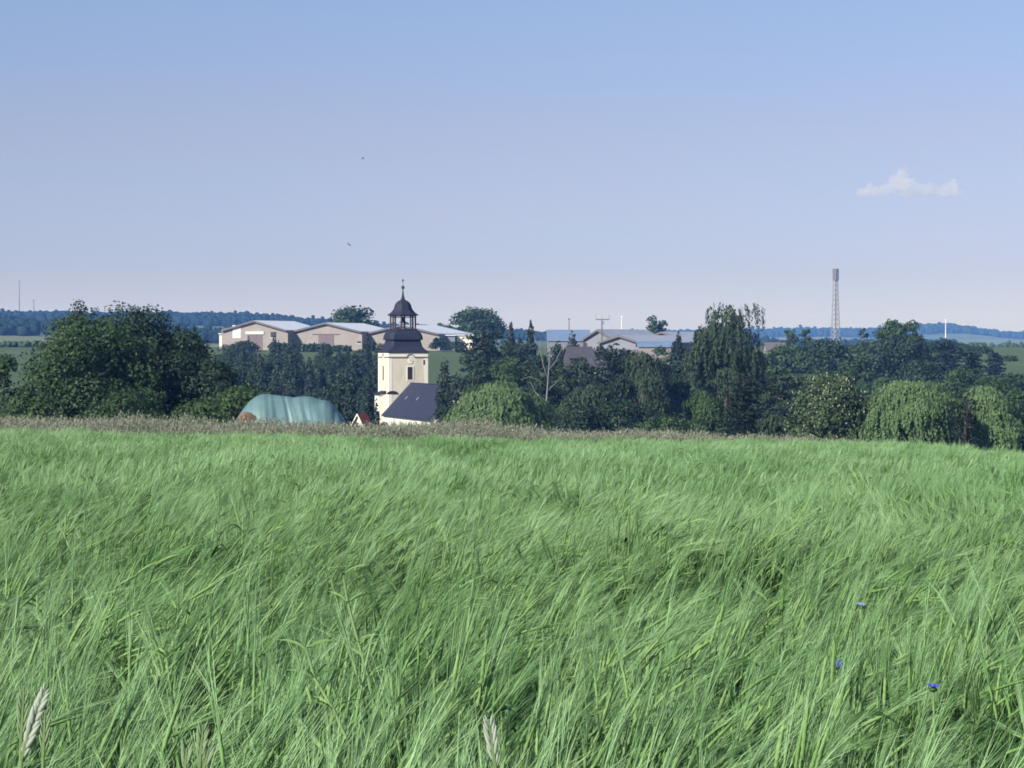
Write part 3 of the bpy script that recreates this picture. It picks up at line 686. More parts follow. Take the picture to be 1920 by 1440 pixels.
    ln = MB().rings([[(R * 0.98 * math.cos(t), R * 0.98 * math.sin(t), z) for t in an8] for z in (zz(592.4), zz(590.2))]).build('lantern', M['timber'], root)
    for t in an8:
        MB().tube([(R * 0.95 * math.cos(t), R * 0.95 * math.sin(t), zz(618)), (R * 0.95 * math.cos(t), R * 0.95 * math.sin(t), zz(591))], [0.14, 0.14], 6).build('post', M['timber'], ln)
    bell = [(0.04, 594.5), (0.16, 595), (0.3, 596.5), (0.36, 599), (0.42, 602), (0.62, 604.6), (0.6, 605.2)]
    MB().rings([[(r * math.cos(t), r * math.sin(t), zz(y)) for t in np.linspace(0, 2 * math.pi, 14, endpoint=False)] for r, y in bell]).build('bell', M['bronze'], ln, True)
    MB().box(-R * 0.9, R * 0.9, -0.1, 0.1, zz(595.2), zz(593.4)).build('bell_beam', M['timber'], ln)
    # lantern roof and finial
    p2 = [(28, 591.4), (29.3, 590.8), (29.3, 589.8), (25.5, 587.5), (21, 583.5), (17.8, 579), (16.4, 575), (15.2, 571), (13, 567.3), (9.3, 564), (5.2, 562), (3.8, 560.2), (2.6, 556), (1.7, 551), (1.1, 545), (0.9, 541)]
    lr = MB().rings([[(h * m * math.cos(t), h * m * math.sin(t), zz(y)) for t in an8] for h, y in p2]).build('lantern_roof', M['slate'], root)
    b = MB(); zc = zz(538); r = 3.3 * m
    b.rings([[(r * math.sin(u) * math.cos(t) + 0.001 * math.cos(t), r * math.sin(u) * math.sin(t) + 0.001 * math.sin(t), zc - r * math.cos(u)) for t in np.linspace(0, 2 * math.pi, 12, endpoint=False)] for u in np.linspace(0.05, math.pi - 0.05, 8)])
    b.build('finial_ball', M['bronze'], lr, True)
    MB().tube([(0, 0, zz(542)), (0, 0, zz(522))], [0.05, 0.03], 6).build('finial_rod', M['bronze'], lr)
    st = []
    for i in range(12):
        t = i * math.pi / 6; q = (2.9 if i % 2 == 0 else 1.25) * m; st.append((q * math.cos(t), zz(525) + q * math.sin(t)))
    MB().prism(st, 1, -0.04, 0.04).build('weather_star', M['gilt'], lr)
    # nave: roof ridge runs out from the front face towards the right foreground
    hw = 4.85; x0 = 0.35; L = 27.0; rz, ez = zz(718), zz(777.5); y1, y0 = -a, -a - L
    slope = (rz - ez) / hw
    nv = MB(); hwi = hw - 0.35; ezw = rz - slope * hwi - 0.12
    nv.prism([(x0 - hwi, -1.0), (x0 + hwi, -1.0), (x0 + hwi, ezw), (x0, rz - 0.14), (x0 - hwi, ezw)], 1, y0 + 0.2, y1 - 0.01)
    nw = nv.build('nave_wall', M['white_plaster'], root)
    for sd_ in (-1, 1):
        rf = MB().prism([(x0, rz), (x0 + sd_ * hw, ez), (x0 + sd_ * hw, ez - 0.16), (x0, rz - 0.13)], 1, y0 - 0.15, y1 - 0.02).build('nave_roof', M['slate_nave'], root)
        if sd_ < 0:
            for yy in (y1 - 5.5, y1 - 12):     # small snow hooks / skylight on the near slope
                u = 0.45; xx = x0 - hw * u; zc = rz - slope * hw * u
                nrm = unit(np.array([-slope, 0, 1.0])); du = unit(np.array([-1, 0, -slope]))
                P = [np.array([xx, yy, zc]) + du * p * 0.3 + np.array([0, q * 0.2, 0]) + nrm * h_ for h_ in (0.0, 0.08) for p, q in ((-1, -1), (1, -1), (1, 1), (-1, 1))]
                MB().add(P, [(3, 2, 1, 0), (4, 5, 6, 7), (0, 1, 5, 4), (1, 2, 6, 5), (2, 3, 7, 6), (3, 0, 4, 7)]).build('skylight', M['hall_wall_blue'], rf)
    MB().tube([(x0, y1 - 0.02, rz + 0.02), (x0, y0 - 0.15, rz + 0.02)], [0.09, 0.09], 6).build('ridge_tile', M['slate'], root)
    for i in range(4):
        yy = y1 - 3.5 - i * 5.2
        wd = MB().box(x0 - hwi - 0.03, x0 - hwi + 0.05, yy - 0.6, yy + 0.6, 1.2, 3.4).build('nave_window', M['glass_dark'], root)
        MB().box(x0 - hwi - 0.06, x0 - hwi - 0.031, yy - 0.04, yy + 0.04, 1.2, 3.4).build('mullion', M['white_plaster'], wd)
church()

# ------------------------------------------------------------------ halls
def hall(label, pxl, pxr, eave, peak, base, d, theta, L, wall='hall_wall', roof='hall_roof', doors=(), panels=(), windows=(), over=0.9, group=None):
    """gabled hall whose front gable spans the given picture columns; theta: how far its axis swings right"""
    th = math.radians(theta); s = d / F; x = X(pxl, d); span = (pxr - pxl) * s / math.cos(th); zb = Z(base, d) - 0.6
    root = empty('hall', (x, d, zb), -th); tag(root, label, 'hall', group)
    e = Z(eave, d) - zb; p = Z(peak, d) - zb; m = span / 2; sl = (p - e) / m
    MB().prism([(0, -1.2), (span, -1.2), (span, e), (m, p), (0, e)], 1, 0, L).build('wall', M[wall], root)
    t = 0.28; ov = 0.35
    for sg in (-1, 1):
        x1 = m + sg * (m + ov); z1 = p - sl * (m + ov)
        if group and sg > 0: x1 = m + sg * (m - 0.06); z1 = p - sl * (m - 0.06)
        if group and sg < 0: x1 = m + sg * (m - 0.06); z1 = p - sl * (m - 0.06)
        MB().prism([(m, p + 0.03), (m, p + t), (x1, z1 + t), (x1, z1 + 0.03)], 1, -over, L + over).build('roof', M[roof], root)
        MB().prism([(m, p + t + 0.01), (m, p - 0.30), (x1, z1 - 0.30), (x1, z1 + t + 0.01)], 1, -over - 0.10, -over - 0.003).build('fascia', M['fascia'], root)
    lx = lambda px: (px - pxl) * s / math.cos(th)
    lz = lambda py: Z(py, d) - zb
    for a, b, y0, y1, lint in doors:
        dr = MB().box(lx(a), lx(b), -0.12, 0.02, max(0, lz(y1)), lz(y0)).build('door', M['hall_door'], root)
        MB().box((lx(a) + lx(b)) / 2 - 0.08, (lx(a) + lx(b)) / 2 + 0.08, -0.16, -0.125, max(0, lz(y1)), lz(y0)).build('door_joint', M['fascia'], dr)
        if lint: MB().box(lx(a) - 0.6, lx(b) + 0.6, -0.35, -0.005, lz(y0) + 0.02, lz(y0) + 0.95).build('lintel', M['light_panel'], dr)
        else: MB().box(lx(a) - 2.2, lx(b) + 2.2, -0.22, -0.005, lz(y0) + 0.02, lz(y0) + 0.25).build('door_rail', M['fascia'], dr)
    for a, b, y0, y1 in panels: MB().box(lx(a), lx(b), -0.07, 0.02, lz(y1), lz(y0)).build('light_panel', M['light_panel'], root)
    for a, b, y0, y1 in windows:
        wd = MB().box(lx(a), lx(b), -0.06, 0.02, lz(y1), lz(y0)).build('window', M['glass_dark'], root)
        MB().box(lx(a) - 0.15, lx(b) + 0.15, -0.14, -0.062, lz(y1) - 0.2, lz(y1) + 0.02).build('sill', M['light_panel'], wd)
    return root
HG = 'long gabled halls on the rise'
hall('grey gabled hall with a white panel and brown door, leftmost of the halls', 416, 544, 620.5, 602.5, 656, 800, 20, 30, group=HG,
     doors=((466, 495, 627, 655, True),), panels=((437, 453, 610, 634),), windows=((511, 522, 622.5, 633),))
hall('middle grey hall with a brown door under a dark rail, second from left', 545, 682, 623, 606.5, 656, 797, 20, 30, group=HG,
     doors=((599, 628, 627.5, 652, False),), windows=((673, 680, 640, 644),))
hall('grey hall with its ridge hidden behind the church lantern', 683, 826, 627, 610.5, 658, 794, 20, 30, group=HG,
     windows=((700, 705, 643, 648),))
def shed(name, label, cat, px0, px1, y0, y1, d, dep, mw, mr, ridge=0.0, theta=0.0):
    """plain box with a monopitch or gabled roof along x"""
    s = d / F; x0 = X(px0, d); w = (px1 - px0) * s; zb = min(T(x0, d), Z(y1, d)) - 0.5
    root = empty(name, (x0, d, zb), math.radians(theta)); tag(root, label, cat)
    h = Z(y0, d) - zb
    MB().box(0, w, 0, dep, -0.5, h).build('wall', M[mw], root)
    if ridge:
        for sg in (0, 1):
            yb = -0.4 if sg == 0 else dep + 0.4
            MB().prism([(dep / 2, h + ridge + .02), (yb, h - 0.1), (yb, h + 0.08), (dep / 2, h + ridge + 0.2)], 0, -0.4, w + 0.4).build('roof', M[mr], root)
        for sx in (0.0, w):
            MB().prism([(0.02, h), (dep - 0.02, h), (dep / 2, h + ridge)], 0, sx - 0.01 if sx else 0.0, sx if sx else 0.01).build('gable', M[mw], root)
    else:
        MB().box(-0.3, w + 0.3, -0.5, dep + 0.3, h + 0.01, h + 0.3).build('roof', M[mr], root)
    return root
shed('lean_to', 'white flat lean-to at the right end of the hall row', 'building', 856, 886, 629, 648, 792, 10, 'white_plaster', 'hall_roof')
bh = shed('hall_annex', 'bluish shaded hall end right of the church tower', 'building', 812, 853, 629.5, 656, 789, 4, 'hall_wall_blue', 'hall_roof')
shed('small_shed', 'tiny white shed at the left end of the hall row', 'building', 411, 419, 626.5, 641, 806, 4, 'white_plaster', 'hall_roof')
shed('blue_roof_hall', 'hall with a pale blue sloping roof left of the power pole', 'hall', 1028, 1106, 639, 652, 700, 22, 'hall_wall_blue', 'hall_roof_blue', ridge=3.1)
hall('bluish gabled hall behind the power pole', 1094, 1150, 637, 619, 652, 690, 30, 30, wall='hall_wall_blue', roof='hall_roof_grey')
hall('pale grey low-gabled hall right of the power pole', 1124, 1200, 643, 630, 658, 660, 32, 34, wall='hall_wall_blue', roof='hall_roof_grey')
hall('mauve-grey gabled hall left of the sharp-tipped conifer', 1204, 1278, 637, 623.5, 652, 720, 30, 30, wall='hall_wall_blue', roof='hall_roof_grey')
shed('blue_roof_shed', 'low shed with a long blue roof before the mauve-grey hall', 'building', 1198, 1258, 650, 660, 640, 10, 'hall_wall', 'hall_roof_blue', ridge=1.3)
def house(label, px0, px1, ridge_y, eave_y, base_y, d, dep, mw, mr, theta=0):
    s = d / F; x0 = X(px0, d); w = (px1 - px0) * s; zb = min(T(x0, d), Z(base_y, d)) - 0.3
    root = empty('house', (x0, d, zb), math.radians(theta)); tag(root, label, 'house')
    e = Z(eave_y, d) - zb; r = Z(ridge_y, d) - zb
    wl_ = MB().prism([(0, -0.5), (dep, -0.5), (dep, e), (dep / 2, r - 0.1), (0, e)], 0, 0, w).build('wall', M[mw], root)
    sl = (r - e) / (dep / 2)
    for sg, yb in ((0, -0.5), (1, dep + 0.5)):
        rf = MB().prism([(dep / 2, r), (yb, e - sl * 0.5), (yb, e - sl * 0.5 + 0.18), (dep / 2, r + 0.2)], 0, -0.3, w + 0.3).build('roof', M[mr], root)
    MB().box(w * 0.7, w * 0.7 + 0.7, dep / 2 - 0.3, dep / 2 + 0.4, r - 0.2, r + 0.9).build('chimney', M['brown_roof'], rf)
    for i in range(max(2, int(w / 3))):
        u = w * (i + 0.5) / max(2, int(w / 3))
        wd = MB().box(u - 0.5, u + 0.5, -0.03, 0.05, e - 2.1, e - 0.7).build('window', M['glass_dark'], root)
        MB().box(u - 0.6, u + 0.6, -0.12, -0.032, e - 2.2, e - 2.08).build('sill', M['white_plaster'], wd)
    return root
house('grey house with a dull brown roof right of the dead tree', 1068, 1114, 652, 670, 720, 440, 9, 'brown_roof', 'brown_roof', 6)
house('white house wall glimpsed between dark trees below the pale halls', 1100, 1132, 672, 690, 712, 425, 7, 'white_plaster', 'brown_roof', -8)
house('small barn with a grey roof right of the tall weeping birch', 1438, 1474, 643, 656, 672, 700, 10, 'hall_wall', 'fascia', 0)

def gable_shed():
    d = 240; s = d / F; x = X(672, d); zb = T(x, d); w = 20 * s; ez = Z(796, d) - zb; rz = Z(778, d) - zb
    root = empty('shed', (x, d, zb), -0.5); tag(root, 'little white shed with a red tiled roof peeping over the field edge', 'shed')
    MB().prism([(-w / 2, -0.4), (w / 2, -0.4), (w / 2, ez), (0, rz - 0.12), (-w / 2, ez)], 1, 0, 1.3).build('wall', M['white_plaster'], root)
    for sg in (-1, 1):
        MB().prism([(0, rz), (sg * (w / 2 + 0.2), ez - 0.25), (sg * (w / 2 + 0.2), ez - 0.10), (0, rz + 0.15)], 1, -0.2, 1.5).build('roof', M['red_roof'], root)
        MB().prism([(0, rz + 0.17), (sg * (w / 2 + 0.22), ez - 0.12), (sg * (w / 2 + 0.22), ez - 0.30), (0, rz - 0.02)], 1, -0.28, -0.203).build('barge_board', M['white_plaster'], root)
    MB().box(-0.28, 0.0, -0.03, 0.05, ez - 0.45, ez + 0.2).build('window', M['glass_dark'], root)
gable_shed()

# ------------------------------------------------------------------ masts and poles
def lattice_mast():
    d = 1150.0; s = d / F; x = X(1566.5, d); zb = T(x, d); root = empty('antenna_mast', (x, d, zb), math.radians(32))
    tag(root, 'tall grey lattice antenna mast on the right skyline', 'mast')
    H = Z(503, d) - zb; hb, ht = 8.2 * s, 4.2 * s
    f = lambda z: (hb + (ht - hb) * min(1, z / (H * 0.72))) / 1.25
    zs = list(np.linspace(0, H * 0.985, 17))
    for sx, sy in ((-1, -1), (1, -1), (1, 1), (-1, 1)):
        MB().tube([(sx * f(z), sy * f(z), z - (0.5 if z == 0 else 0)) for z in zs], [0.17] * len(zs), 5).build('leg', M['steel'], root)
    cs = ((-1, -1), (1, -1), (1, 1), (-1, 1))
    for i in range(4):
        mb = MB(); p, q = cs[i], cs[(i + 1) % 4]
        for j in range(len(zs) - 1):
            z0, z1 = zs[j], zs[j + 1]; zm = (z0 + z1) / 2
            P = lambda c_, z: (c_[0] * f(z), c_[1] * f(z), z)
            mid = tuple((u + v) / 2 for u, v in zip(P(p, z1), P(q, z1)))
            mb.tube([P(p, z0), mid], [0.13] * 2, 4); mb.tube([P(q, z0), mid], [0.13] * 2, 4); mb.tube([P(p, z1), P(q, z1)], [0.11] * 2, 4)
        mb.build('bracing', M['steel'], root)
    for i in range(9):
        t = i * 2 * math.pi / 9; r = 4.6 * s
        for zc, h in ((H - 1.6, 1.35), (H - 4.4, 1.1)):
            MB().box(r * math.cos(t) - 0.32, r * math.cos(t) + 0.32, r * math.sin(t) - 0.22, r * math.sin(t) + 0.22, zc - h, zc + h).build('antenna_panel', M['antenna'], root)
    MB().rings([[(r * math.cos(t), r * math.sin(t), z) for t in np.linspace(0, 6.283, 12, endpoint=False)] for r, z in ((4.5 * s, H - 5.9), (4.5 * s, H - 5.7))]).build('platform', M['steel'], root)
lattice_mast()
def power_pole():
    d = 680.0; s = d / F; x = X(1128.5, d); zb = T(x, d); root = empty('power_pole', (x, d, zb)); tag(root, 'wooden power pole with a wide crossarm above the blue halls', 'power pole')
    zt = Z(598, d) - zb
    MB().tube([(0, 0, -0.5), (0, 0, zt)], [0.22, 0.17], 8).build('pole', M['wood_pole'], root)
    MB().box(-11.5 * s, 14 * s, -0.12, 0.12, zt - 0.3, zt - 0.02).build('crossarm', M['wood_pole'], root)
    for px in (-11, 0.1, 13.5):
        MB().tube([(px * s, 0, zt), (px * s, 0, zt + 1.5)], [0.09, 0.07], 6).build('insulator', M['steel'], root)
    MB().box(0.15, 0.7, -0.3, 0.3, zt - 1.6, zt - 0.7).build('transformer_box', M['steel'], root)
power_pole()
for nm, lb, px, y0, d, r, mt, cat in (('post', 'short grey post above the blue-roofed hall', 1067, 599, 720, 0.16, 'wood_pole', 'post'),
                                 ('mast', 'thin white mast between the power pole and the small rounded tree', 1165.5, 594, 900, 0.16, 'white_mast', 'mast'),
                                 ('mast', 'thin white mast on the skyline near the right edge', 1773, 600, 1400, 0.25, 'white_mast', 'mast'),
                                 ('tall_mast', 'tall thin mast on the skyline near the left edge', 36, 528, 3150, 0.75, 'antenna', 'mast'),
                                 ('tall_mast', 'shorter thin mast on the skyline left of the big clump', 63, 564, 3150, 0.75, 'antenna', 'mast')):
    x = X(px, d); zb = T(x, d); root = empty(nm, (x, d, zb)); tag(root, lb, cat)
    h = Z(y0, d) - zb
    MB().tube([(0, 0, -0.5), (0, 0, h * 0.5), (0, 0, h)], [r * 1.5, r * 1.1, r * 0.7], 8).build('shaft', M[mt], root)
    MB().box(-r * 1.6, r * 1.6, -r, r, h - r, h + r * 2).build('cap', M[mt], root)

# ------------------------------------------------------------------ tarpaulin over bales, straw bale
def tarpaulin():
    d = 178.0; s = d / F; cx = X(545, d); zb = T(cx, d)
    outline = [(440, 806), (449, 786), (459, 768), (468, 753), (479, 742), (493, 737), (512, 737.5), (530, 740), (544, 741), (552, 743.5), (560, 741.5), (574, 740.5), (584, 742.5), (592, 747), (606, 748.5), (616, 756), (628, 772), (640, 790), (648, 806)]
    ox = np.array([(p - 545) * s * 1.07 for p, _ in outline]); oz = np.array([Z(w - 4, d) - zb for _, w in outline])
    xs = np.linspace(ox[0], ox[-1], 110); ts = np.linspace(0, 1, 46)
    rng = rng_(5); V = []
    top = np.interp(xs, ox, oz)
    kern = np.array([1, 2, 3, 2, 1]) / 9.0; top = np.convolve(np.pad(top, 2, 'edge'), kern, 'valid')
    for i, x in enumerate(xs):
        for t in ts:
            a = (t - 0.5) * math.pi; y = 2.6 * math.copysign(abs(math.sin(a)) ** 0.85, a); c = max(0, math.cos(a)) ** 0.6
            z = top[i] * c
            lean = x + (1 - c) * 0.9 * (0.2 if t > 0.5 else 1) * 0.5          # folds slant down to the right
            u = lean
            fold = 0.0
            for f0, ph, am in ((2.1, 0.3, 0.14), (3.7, 1.2, 0.10), (6.3, 2.2, 0.07), (13.0, 0.7, 0.03)):
                xx = (x - (1 - c) * 1.5) * f0 + ph + 0.8 * math.sin(x * 1.3 + t * 2)
                fold += am * (abs(math.sin(xx)) ** 0.5 - 0.6)
            w = math.sin(math.pi * t) * (1 - 0.75 * c) + 0.15
            y += -fold * 1.6 * w * (1 if t < 0.5 else -1); z += fold * 0.12 * c
            if t < 0.5:                                                     # smaller hump in front at the left
                b = math.exp(-(((x - (500 - 545) * s) / 0.95) ** 2) * 1.2); y -= 1.1 * b * (1 - c) ** 1.3; z += 0.75 * b * (1 - c) * c * 1.6
            V.append((x + 0.12 * math.sin(t * 9 + x), y, z - 0.25))
    n, k = len(xs), len(ts); i, j = np.meshgrid(np.arange(n - 1), np.arange(k - 1), indexing='ij'); i = i.ravel(); j = j.ravel()
    Q = np.stack([i * k + j, (i + 1) * k + j, (i + 1) * k + j + 1, i * k + j + 1], 1)
    me = np_mesh('tarpaulin', np.array(V), [(Q, 0)], [M['tarp']], smooth=True)
    o = link('tarpaulin', me); o.location = (cx, d, zb); sm = o.modifiers.new('thickness', 'SOLIDIFY'); sm.thickness = 0.02
    tag(o, 'blue-green tarpaulin draped over a bale stack behind the field edge', 'tarpaulin')
    bx = X(468, d); r = 0.62; zc = Z(787, d)
    root = empty('straw_bale', (bx, d - 2.0, T(bx, d - 2.0)), 0.25); tag(root, 'brown round straw bale at the left foot of the tarpaulin', 'bale')
    hz = zc - T(bx, d - 2.0)
    an = np.linspace(0, 2 * math.pi, 24, endpoint=False)
    prof = [(0.06, -0.62), (0.35, -0.60), (0.52, -0.61), (0.60, -0.57), (0.63, -0.5), (0.64, 0), (0.63, 0.5), (0.58, 0.6), (0.05, 0.61)]
    MB().rings([[(q * math.cos(t) * (1 + 0.02 * math.sin(5 * t)), y, hz + q * math.sin(t)) for t in an] for q, y in prof]).build('bale_body', M['straw'], root, True)
    # the bale rests on another one hidden by the grass
    MB().rings([[(q * math.cos(t), y, hz - 1.22 + q * math.sin(t)) for t in an] for q, y in prof]).build('lower_bale', M['straw'], root, True)
tarpaulin()

# ------------------------------------------------------------------ crop and verge (stuff)
def gn_scatter(name, pts, rot, scl, idx, protos, label, cat, sel=None):
    """one object: prototype tufts instanced on its points (position, rotation, size, choice are point attributes)"""
    me = bpy.data.meshes.new(name); me.vertices.add(len(pts)); me.vertices.foreach_set('co', np.asarray(pts, np.float32).ravel())
    a = me.attributes.new('rot', 'FLOAT_VECTOR', 'POINT'); a.data.foreach_set('vector', np.asarray(rot, np.float32).ravel())
    a = me.attributes.new('scl', 'FLOAT_VECTOR', 'POINT'); a.data.foreach_set('vector', np.asarray(scl, np.float32).ravel())
    a = me.attributes.new('pick', 'INT', 'POINT'); a.data.foreach_set('value', np.asarray(idx, np.int32))
    ng = bpy.data.node_groups.new(name + '_scatter', 'GeometryNodeTree')
    ng.interface.new_socket('Geometry', in_out='INPUT', socket_type='NodeSocketGeometry')
    ng.interface.new_socket('Geometry', in_out='OUTPUT', socket_type='NodeSocketGeometry')
    N_, L_ = ng.nodes, ng.links
    gi = N_.new('NodeGroupInput'); go = N_.new('NodeGroupOutput'); jn = N_.new('GeometryNodeJoinGeometry')
    def attr(nm, ty):
        q = N_.new('GeometryNodeInputNamedAttribute'); q.data_type = ty; q.inputs['Name'].default_value = nm
        return [o_ for o_ in q.outputs if o_.enabled and o_.name == 'Attribute'][0]
    rot_o, scl_o, pk_o = attr('rot', 'FLOAT_VECTOR'), attr('scl', 'FLOAT_VECTOR'), attr('pick', 'INT')
    er = N_.new('FunctionNodeEulerToRotation'); L_.new(rot_o, er.inputs[0])
    for k, pm in enumerate(protos):
        po = bpy.data.objects.new(name + '_tuft', pm)
        oi = N_.new('GeometryNodeObjectInfo'); oi.inputs['Object'].default_value = po; oi.inputs['As Instance'].default_value = True
        cp = N_.new('FunctionNodeCompare'); cp.data_type = 'INT'; cp.operation = 'EQUAL'
        L_.new(pk_o, [s_ for s_ in cp.inputs if s_.enabled and s_.name == 'A'][0]); [s_ for s_ in cp.inputs if s_.enabled and s_.name == 'B'][0].default_value = k
        ip = N_.new('GeometryNodeInstanceOnPoints')
        L_.new(gi.outputs[0], ip.inputs['Points']); L_.new(cp.outputs[0], ip.inputs['Selection']); L_.new(oi.outputs['Geometry'], ip.inputs['Instance'])
        L_.new(er.outputs[0], ip.inputs['Rotation']); L_.new(scl_o, ip.inputs['Scale'])
        L_.new(ip.outputs[0], jn.inputs[0])
    L_.new(jn.outputs[0], go.inputs[0])
    o = link(name, me); md = o.modifiers.new('scatter', 'NODES'); md.node_group = ng
    return tag(o, label, cat, kind='stuff')

def barley_tuft(rng, n, foot, awns, aw, h0=0.74, blades=2, lean=0.12, el0=18, el1=68, bunch=0, flag=0.02):
    """mesh of n barley plants on a square foot wide; ears and awns stream towards +x"""
    VV, QQ = [], {0: [], 1: [], 2: []}; off = 0
    def put(V, Q, m):
        nonlocal off
        VV.append(V); QQ[m].append(Q + off); off += len(V)
    if bunch:
        bc = rng.uniform(-foot / 2, foot / 2, (bunch, 2)); bh = np.clip(rng.normal(1, 0.06, bunch), 0.85, 1.09); ba = rng.normal(0, 0.55, bunch); be = rng.uniform(el0, el1, bunch)
    for i in range(n):
        b = np.array([rng.uniform(-foot / 2, foot / 2), rng.uniform(-foot / 2, foot / 2), -0.02]); kh, ka = 1.0, 0.0
        if bunch:
            bq = rng.integers(bunch); b[:2] = bc[bq] + rng.normal(0, 0.03, 2); kh, ka = bh[bq], ba[bq]
        az = rng.normal(0.25 + ka, 0.28 if bunch else 0.75); dr = np.array([math.cos(az), math.sin(az), 0.0])
        h = h0 * kh * rng.uniform(0.86, 1.06); l = lean * rng.uniform(0.3, 1.7)
        t = np.array([0, 0.35, 0.7, 1.0])
        P = b + np.outer(t ** 2 * l, dr) + np.outer(t * h, [0, 0, 1.0])
        v, q = tube(P, np.array([0.0017, 0.0016, 0.0014, 0.0012]), 3); put(v, q, 2)
        # ear
        tip = P[-1]; el = math.radians(be[bq] + rng.normal(0, 8) if bunch else rng.uniform(el0, el1)); L = rng.uniform(0.06, 0.085)
        ts = np.linspace(0, 1, 12); bend = math.radians(rng.uniform(5, 25))
        E = [tip]
        for s in range(11):
            e2 = el - bend * s / 10; E.append(E[-1] + L / 11 * (dr * math.cos(e2) + np.array([0, 0, math.sin(e2)])))
        E = np.array(E); rr = 0.0031 * np.array([0.35, 1.0, 0.7, 1.1, 0.75, 1.1, 0.75, 1.0, 0.68, 0.85, 0.5, 0.15]) * rng.uniform(0.85, 1.15)
        v, q = tube(E, rr, 5); put(v, q, 1)
        # awns
        k = awns; f = rng.uniform(0.05, 1, k); ip = np.stack([np.interp(f, ts, E[:, c]) for c in range(3)], 1)
        ed = unit(E[-1] - E[0]); side = unit(np.cross(ed, rng.normal(size=3))); sv = np.cross(ed, side)
        spread = rng.normal(0, 0.095, k)[:, None] * side + rng.normal(0, 0.05, k)[:, None] * sv
        D = unit(ed + spread + np.array([0, 0, 0.10])); La = rng.uniform(0.085, 0.135, k)[:, None]
        sag = np.array([0.0, 0.0, -0.018])
        wind = dr * 0.012 * rng.uniform(-0.5, 1.5)
        A = np.stack([ip, ip + D * La * 0.5 + (wind - sag * 0.2) * 0.3, ip + D * La + wind + sag * rng.uniform(0, 1, (k, 1))], 1)
        S = unit(np.cross(D, rng.normal(size=(k, 3))))
        v, q = ribbons(A, np.tile(np.array([aw, aw * 0.85, aw * 0.2]), (k, 1)), S); put(v, q, 0)
        # blades
        nb = rng.integers(1, blades + 1)
        for j in range(nb):
            tb = rng.uniform(0.92, 1.08) if (j == 0 and rng.uniform() < flag) else rng.uniform(0.45, 0.92); p0 = b + dr * tb ** 2 * l + np.array([0, 0, tb * h])
            a2 = rng.normal(0.3, 1.1); d2 = np.array([math.cos(a2), math.sin(a2), 0.0]); Lb = rng.uniform(0.12, 0.22); up = rng.uniform(0.5, 1.5)
            u = np.linspace(0, 1, 8)[:, None]
            Pb = p0 + d2 * u * Lb * 0.75 + np.array([0, 0, 1.0]) * Lb * (up * u - (0.45 + 0.55 * up) * u ** 2)
            sd2 = unit(np.array([-d2[1], d2[0], rng.normal() * 0.6]))
            v, q = ribbons(Pb[None], np.array([[0.003, 0.0046, 0.0052, 0.005, 0.0044, 0.0034, 0.002, 0.0004]]) * rng.uniform(0.8, 1.2), sd2[None]); put(v, q, 2)
    V = np.concatenate(VV)
    return np_mesh('barley_tuft', V, [(np.concatenate(QQ[m]), m) for m in (0, 1, 2) if QQ[m]], [M['awn'], M['ear'], M['blade']])

def wob(x, y, seed):
    r = rng_(seed); v = np.zeros_like(x)
    for i in range(7):
        a = r.uniform(0, 6.28); f = r.uniform(0.5, 1.6); v = v + np.sin((x * math.cos(a) + y * math.sin(a)) * f + r.uniform(0, 6.28)) / 7 ** 0.5
    return v

def barley():
    rng = rng_(42)
    near = [barley_tuft(rng_(200 + k), 46, 0.36, 20, 0.00046, lean=0.09, el0=26, el1=80, bunch=11, blades=1) for k in range(10)]
    far = [barley_tuft(rng_(300 + k), 120, 0.62, 13, 0.0011, h0=0.69, blades=1, lean=0.08, el0=40, el1=84, bunch=20, flag=0.03) for k in range(7)]
    P, R, S, I = [], [], [], []
    def lay(y0, y1, step, base, nproto):
        ys = np.arange(y0, y1, step)
        for y in ys:
            hw = 0.225 * y + 2.2
            xs = np.arange(-hw, hw, step); xs = xs + rng.uniform(-0.35, 0.35, len(xs)) * step; yy = y + rng.uniform(-0.35, 0.35, len(xs)) * step
            z = terr(xs, yy)
            w1 = wob(xs, yy, 1); w2 = wob(xs * 1.7, yy * 1.7, 2); w3 = wob(xs * 2.6, yy * 2.6, 3)
            hs = 1.0 + 0.06 * w1 + 0.06 * w3 + rng.normal(0, 0.065, len(xs)); hs = np.clip(hs, 0.8, 1.05 if y < 5 else 1.14)
            tilt = np.radians(4 + 7 * w2 + rng.normal(0, 5, len(xs)))
            az = 0.1 + 0.75 * w1 + rng.normal(0, 0.5, len(xs))
            # lean by tilt towards az: rotate about Y then turn about Z
            P.append(np.stack([xs, yy, z], 1)); R.append(np.stack([rng.normal(0, 0.05, len(xs)), tilt, az], 1))
            S.append(np.stack([np.ones(len(xs)), np.ones(len(xs)), hs], 1)); I.append(base + rng.integers(0, nproto, len(xs)))
    lay(2.1, 14, 0.335, 0, 10)
    lay(14, 56.5, 0.48, 10, 7)
    gn_scatter('barley', np.concatenate(P), np.concatenate(R), np.concatenate(S), np.concatenate(I), near + far, 'green bearded barley covering the whole field', 'crop')
barley()

